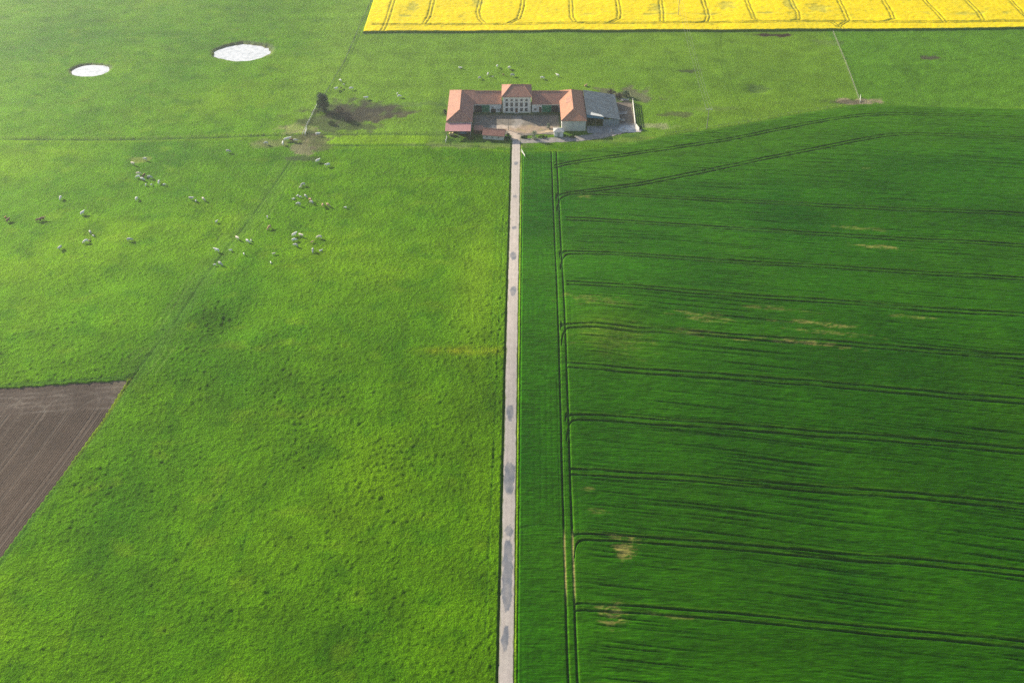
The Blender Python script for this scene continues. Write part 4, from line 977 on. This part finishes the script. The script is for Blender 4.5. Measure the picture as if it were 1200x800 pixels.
HERD = [
 (zz(0, 170, 5.4545), [
  (850, 124, 'cream', 0, 'pale cow at the upper left of the bunch in the left pasture'), (930, 96, 'grey', 0, 'greyish cow highest above the bunch in the left pasture, on yellowed grass'),
  (888, 188, 'cream', 0, 'pale cow at the top of the tight bunch in the left pasture'), (925, 198, 'brown', 0, 'brown cow in the middle of the tight bunch in the left pasture'),
  (885, 209, 'white', 0, 'white cow at the left side of the tight bunch in the left pasture'), (913, 223, 'white', 0, 'white cow lowest in the tight bunch in the left pasture'),
  (960, 211, 'grey', 0, 'greyish cow at the right side of the tight bunch in the left pasture'), (934, 258, 'white', 1, 'white calf just below the tight bunch in the left pasture'),
  (970, 256, 'white', 1, 'tiny white calf between the calf and cow below the tight bunch'), (1018, 243, 'white', 0, 'white cow below and right of the tight bunch with calves on both sides'),
  (1053, 256, 'white', 1, 'small white calf at the right end of the row below the bunch'), (390, 344, 'white', 0, 'white cow grazing alone left of the bunch in the left pasture'),
  (530, 441, 'white', 0, 'white cow grazing alone above the three cattle of the far left group'), (876, 349, 'white', 0, 'white cow grazing alone straight below the tight bunch'),
  (35, 462, 'orange', 1, 'orange calf at the left edge of the picture beside a brown cow'), (55, 488, 'brown', 0, 'brown cow at the left edge of the picture beside an orange calf'),
  (248, 486, 'brown', 0, 'dark brown cow of the pair near the left edge, the left one'), (273, 478, 'brown', 0, 'dark brown cow of the pair near the left edge, the right one'),
  (580, 563, 'grey', 0, 'greyish cow with a small white calf at its side in the left pasture'), (598, 583, 'white', 1, 'small white calf close to a greyish cow in the left pasture'),
  (550, 622, 'white', 0, 'white cow beside a tan calf, lowest but one of the left pasture'), (574, 611, 'tan', 1, 'tan calf against the shoulder of a white cow in the left pasture'),
  (388, 663, 'grey', 0, 'greyish cow standing lowest of all the cattle in the left pasture'), (832, 611, 'grey', 0, 'greyish cow grazing alone midway between the left group and the diagonal tracks')]),
 (zz(210, 150, 4.705), [
  (272, 133, 'grey', 0, 'greyish cow alone below the ditch left of the muddy gateway'), (480, 88, 'grey', 0, 'greyish cow on bare ground left of the gateway bunch'),
  (573, 90, 'white', 0, 'white cow lowest at the left of the gateway bunch'), (590, 68, 'white', 0, 'white cow standing at the left of the gateway bunch'),
  (606, 64, 'white', 0, 'white cow standing at the top of the gateway bunch'), (622, 72, 'brown', 0, 'brown cow in the middle of the gateway bunch'),
  (642, 73, 'cream', 0, 'pale cow at the right end of the gateway bunch'), (765, 38, 'white', 0, 'white cow standing on the mud just right of the gateway'),
  (765, 186, 'white', 0, 'white cow with its head up right of the diagonal tracks, upper left of a pair'), (820, 209, 'white', 0, 'white cow right of the diagonal tracks, lower right of a pair'),
  (683, 317, 'grey', 0, 'greyish cow with a pale calf right of the diagonal tracks'), (669, 328, 'cream', 1, 'pale calf at the side of a greyish cow right of the tracks'),
  (654, 373, 'white', 1, 'small white calf at the top left of the cluster right of the tracks'), (669, 382, 'white', 1, 'small white calf touching the greyish cow in the cluster right of the tracks'),
  (632, 391, 'white', 1, 'white calf at the left end of the cluster right of the tracks'), (699, 381, 'grey', 0, 'greyish cow at the top of the cluster right of the tracks'),
  (724, 400, 'tan', 0, 'tan cow above a greyish one at the right of the cluster by the tracks'), (731, 414, 'grey', 0, 'greyish cow below a tan one at the right of the cluster by the tracks'),
  (659, 424, 'grey', 0, 'greyish cow lowest of the cluster right of the tracks'), (793, 430, 'tan', 0, 'tan cow, the left of a pair right of the cluster'),
  (822, 429, 'tan', 0, 'tan cow, the right of a pair right of the cluster'), (918, 441, 'white', 1, 'white calf alone far right, nearest the road'),
  (68, 393, 'grey', 0, 'greyish cow at the left end of a trio left of the diagonal tracks'), (94, 404, 'white', 1, 'white calf in the middle of a trio left of the diagonal tracks'),
  (136, 397, 'cream', 0, 'pale cow at the right end of a trio left of the diagonal tracks'), (207, 519, 'white', 1, 'white calf alone left of the diagonal tracks'),
  (487, 492, 'white', 1, 'white calf beside the tracks above a tan cow'), (497, 554, 'tan', 0, 'tan cow alone just right of the diagonal tracks'),
  (322, 612, 'cream', 0, 'pale cow standing on the diagonal tracks'), (380, 629, 'white', 0, 'white cow beside a calf on the right edge of the tracks'),
  (397, 623, 'white', 1, 'white calf beside a white cow on the right edge of the tracks'), (210, 680, 'white', 0, 'white cow standing just left of the tracks with head towards the camera'),
  (286, 677, 'white', 1, 'white calf on the tracks right of a standing white cow'), (228, 753, 'grey', 0, 'greyish cow lowest on the diagonal tracks'),
  (198, 756, 'white', 1, 'white calf left of the lowest greyish cow on the tracks'), (358, 697, 'white', 1, 'white calf alone right of the lower tracks'),
  (521, 696, 'cream', 1, 'pale calf above another in the middle of the near pasture'), (506, 743, 'white', 1, 'white calf lowest in the middle of the near pasture'),
  (636, 594, 'white', 0, 'white cow at the top left of the lower right group'), (672, 597, 'cream', 0, 'pale cow at the top right of the column in the lower right group'),
  (636, 622, 'white', 0, 'white cow in the middle of the column in the lower right group'), (643, 651, 'grey', 0, 'greyish cow at the foot of the column in the lower right group'),
  (734, 632, 'tan', 1, 'tan calf in the middle of the lower right group'), (773, 607, 'cream', 0, 'pale cow at the upper right end of the lower right group'),
  (738, 681, 'grey', 0, 'greyish cow low at the right of the lower right group'), (781, 676, 'white', 1, 'white calf at the lower right end of the lower right group')]),
 (zz(340, 60, 5.717), [
  (338, 202, 'white', 0, 'white cow highest of the four above the dark evergreen tree'), (360, 228, 'grey', 1, 'greyish calf in the middle of the four above the dark evergreen tree'),
  (311, 258, 'white', 0, 'white cow at the left of the four above the dark evergreen tree'), (344, 250, 'brown', 1, 'dark brown calf next to a white cow above the dark evergreen tree'),
  (410, 256, 'white', 0, 'white cow at the right of the four above the dark evergreen tree'), (511, 320, 'white', 0, 'white cow alone above the brown mud patch'),
  (720, 288, 'white', 1, 'white calf above a white cow right of the mud patch'), (733, 308, 'white', 0, 'white cow below a calf right of the mud patch')]),
 (zz(400, 0, 2.857), [
  (398, 226, 'white', 0, 'white cow lying alone behind the left barn'), (522, 223, 'white', 0, 'white cow at the top left of the herd behind the house'),
  (562, 228, 'white', 0, 'white cow at the top right of the herd behind the house'), (569, 233, 'brown', 1, 'brown calf beside the white cow at the top of the herd behind the house'),
  (491, 249, 'white', 0, 'white cow at the left of the herd behind the house'), (463, 262, 'grey', 0, 'greyish cow lowest and leftmost of the herd behind the house'),
  (508, 257, 'grey', 1, 'greyish calf beside the white cow in the herd behind the house'), (543, 250, 'brown', 1, 'brown calf in the middle of the herd behind the house'),
  (573, 253, 'grey', 0, 'greyish cow at the lower right of the herd behind the house'), (673, 262, 'white', 0, 'white cow grazing alone right behind the house roof'),
  (724, 254, 'white', 0, 'white cow standing behind the right stable wing'), (818, 286, 'tan', 0, 'tan cow lying alone behind the blue grey shed roof')]),
]
for f, L in HERD:
    for x, y, coat, calf, lab in L:
        px, py = f(x, y)
        cow(px, py, coat, lab, bool(calf), pose='lie' if 'lying' in lab else ('stand' if 'stand' in lab or 'head up' in lab else None))

# ------------------------------------------------------------------ haze
me = MB().box(-2900, 2900, -800, 3200, -45, 235).build('haze', None)
hm = bpy.data.materials.new('thin_morning_haze'); hm.use_nodes = True; nt = hm.node_tree; nt.nodes.remove(nt.nodes['Principled BSDF'])
pv = nt.nodes.new('ShaderNodeVolumePrincipled'); pv.inputs['Color'].default_value = (.90, .96, 1, 1); pv.inputs['Density'].default_value = .00016; pv.inputs['Anisotropy'].default_value = .68
nt.links.new(pv.outputs['Volume'], nt.nodes['Material Output'].inputs['Volume']); me.data.materials.append(hm); tag(me, kind='stuff')

# ------------------------------------------------------------------ camera, light, view
cam = bpy.data.cameras.new('Camera'); co = bpy.data.objects.new('Camera', cam); C.objects.link(co)
cam.sensor_width = 36; cam.lens = 36*F/1200; cam.clip_end = 8000; cam.clip_start = .5
co.location = (0, 0, CH); co.rotation_euler = (math.pi/2-PITCH, 0, 0); SC.camera = co
EL = 20.5; dxs, dys = -21, 17                     # the sun stands to the upper left of the picture
az = math.atan2(dxs, dys)                         # clockwise from +Y is negative here
sun = bpy.data.lights.new('Sun', 'SUN'); so = bpy.data.objects.new('Sun', sun); C.objects.link(so)
sun.energy = 5.0; sun.angle = R(.5); sun.color = (1, .90, .74)
from mathutils import Vector
dirv = Vector((math.sin(az)*math.cos(R(EL)), math.cos(az)*math.cos(R(EL)), math.sin(R(EL))))
so.rotation_euler = dirv.to_track_quat('Z', 'Y').to_euler()
W = bpy.data.worlds.new('World'); SC.world = W; W.use_nodes = True; nt = W.node_tree
sky = nt.nodes.new('ShaderNodeTexSky'); sky.sky_type = 'NISHITA'; sky.sun_disc = False; sky.sun_elevation = R(EL); sky.sun_rotation = az
nt.links.new(sky.outputs['Color'], nt.nodes['Background'].inputs['Color']); nt.nodes['Background'].inputs['Strength'].default_value = .095
vs_ = SC.view_settings; vs_.view_transform = 'Standard'; vs_.look = 'None'; vs_.gamma = 1; vs_.use_curve_mapping = False; vs_.exposure = 1.0
SC.cycles.use_denoising = False
SC.cycles.max_bounces = 5; SC.cycles.volume_bounces = 0; SC.cycles.sample_clamp_indirect = .6; SC.cycles.sample_clamp_direct = 3
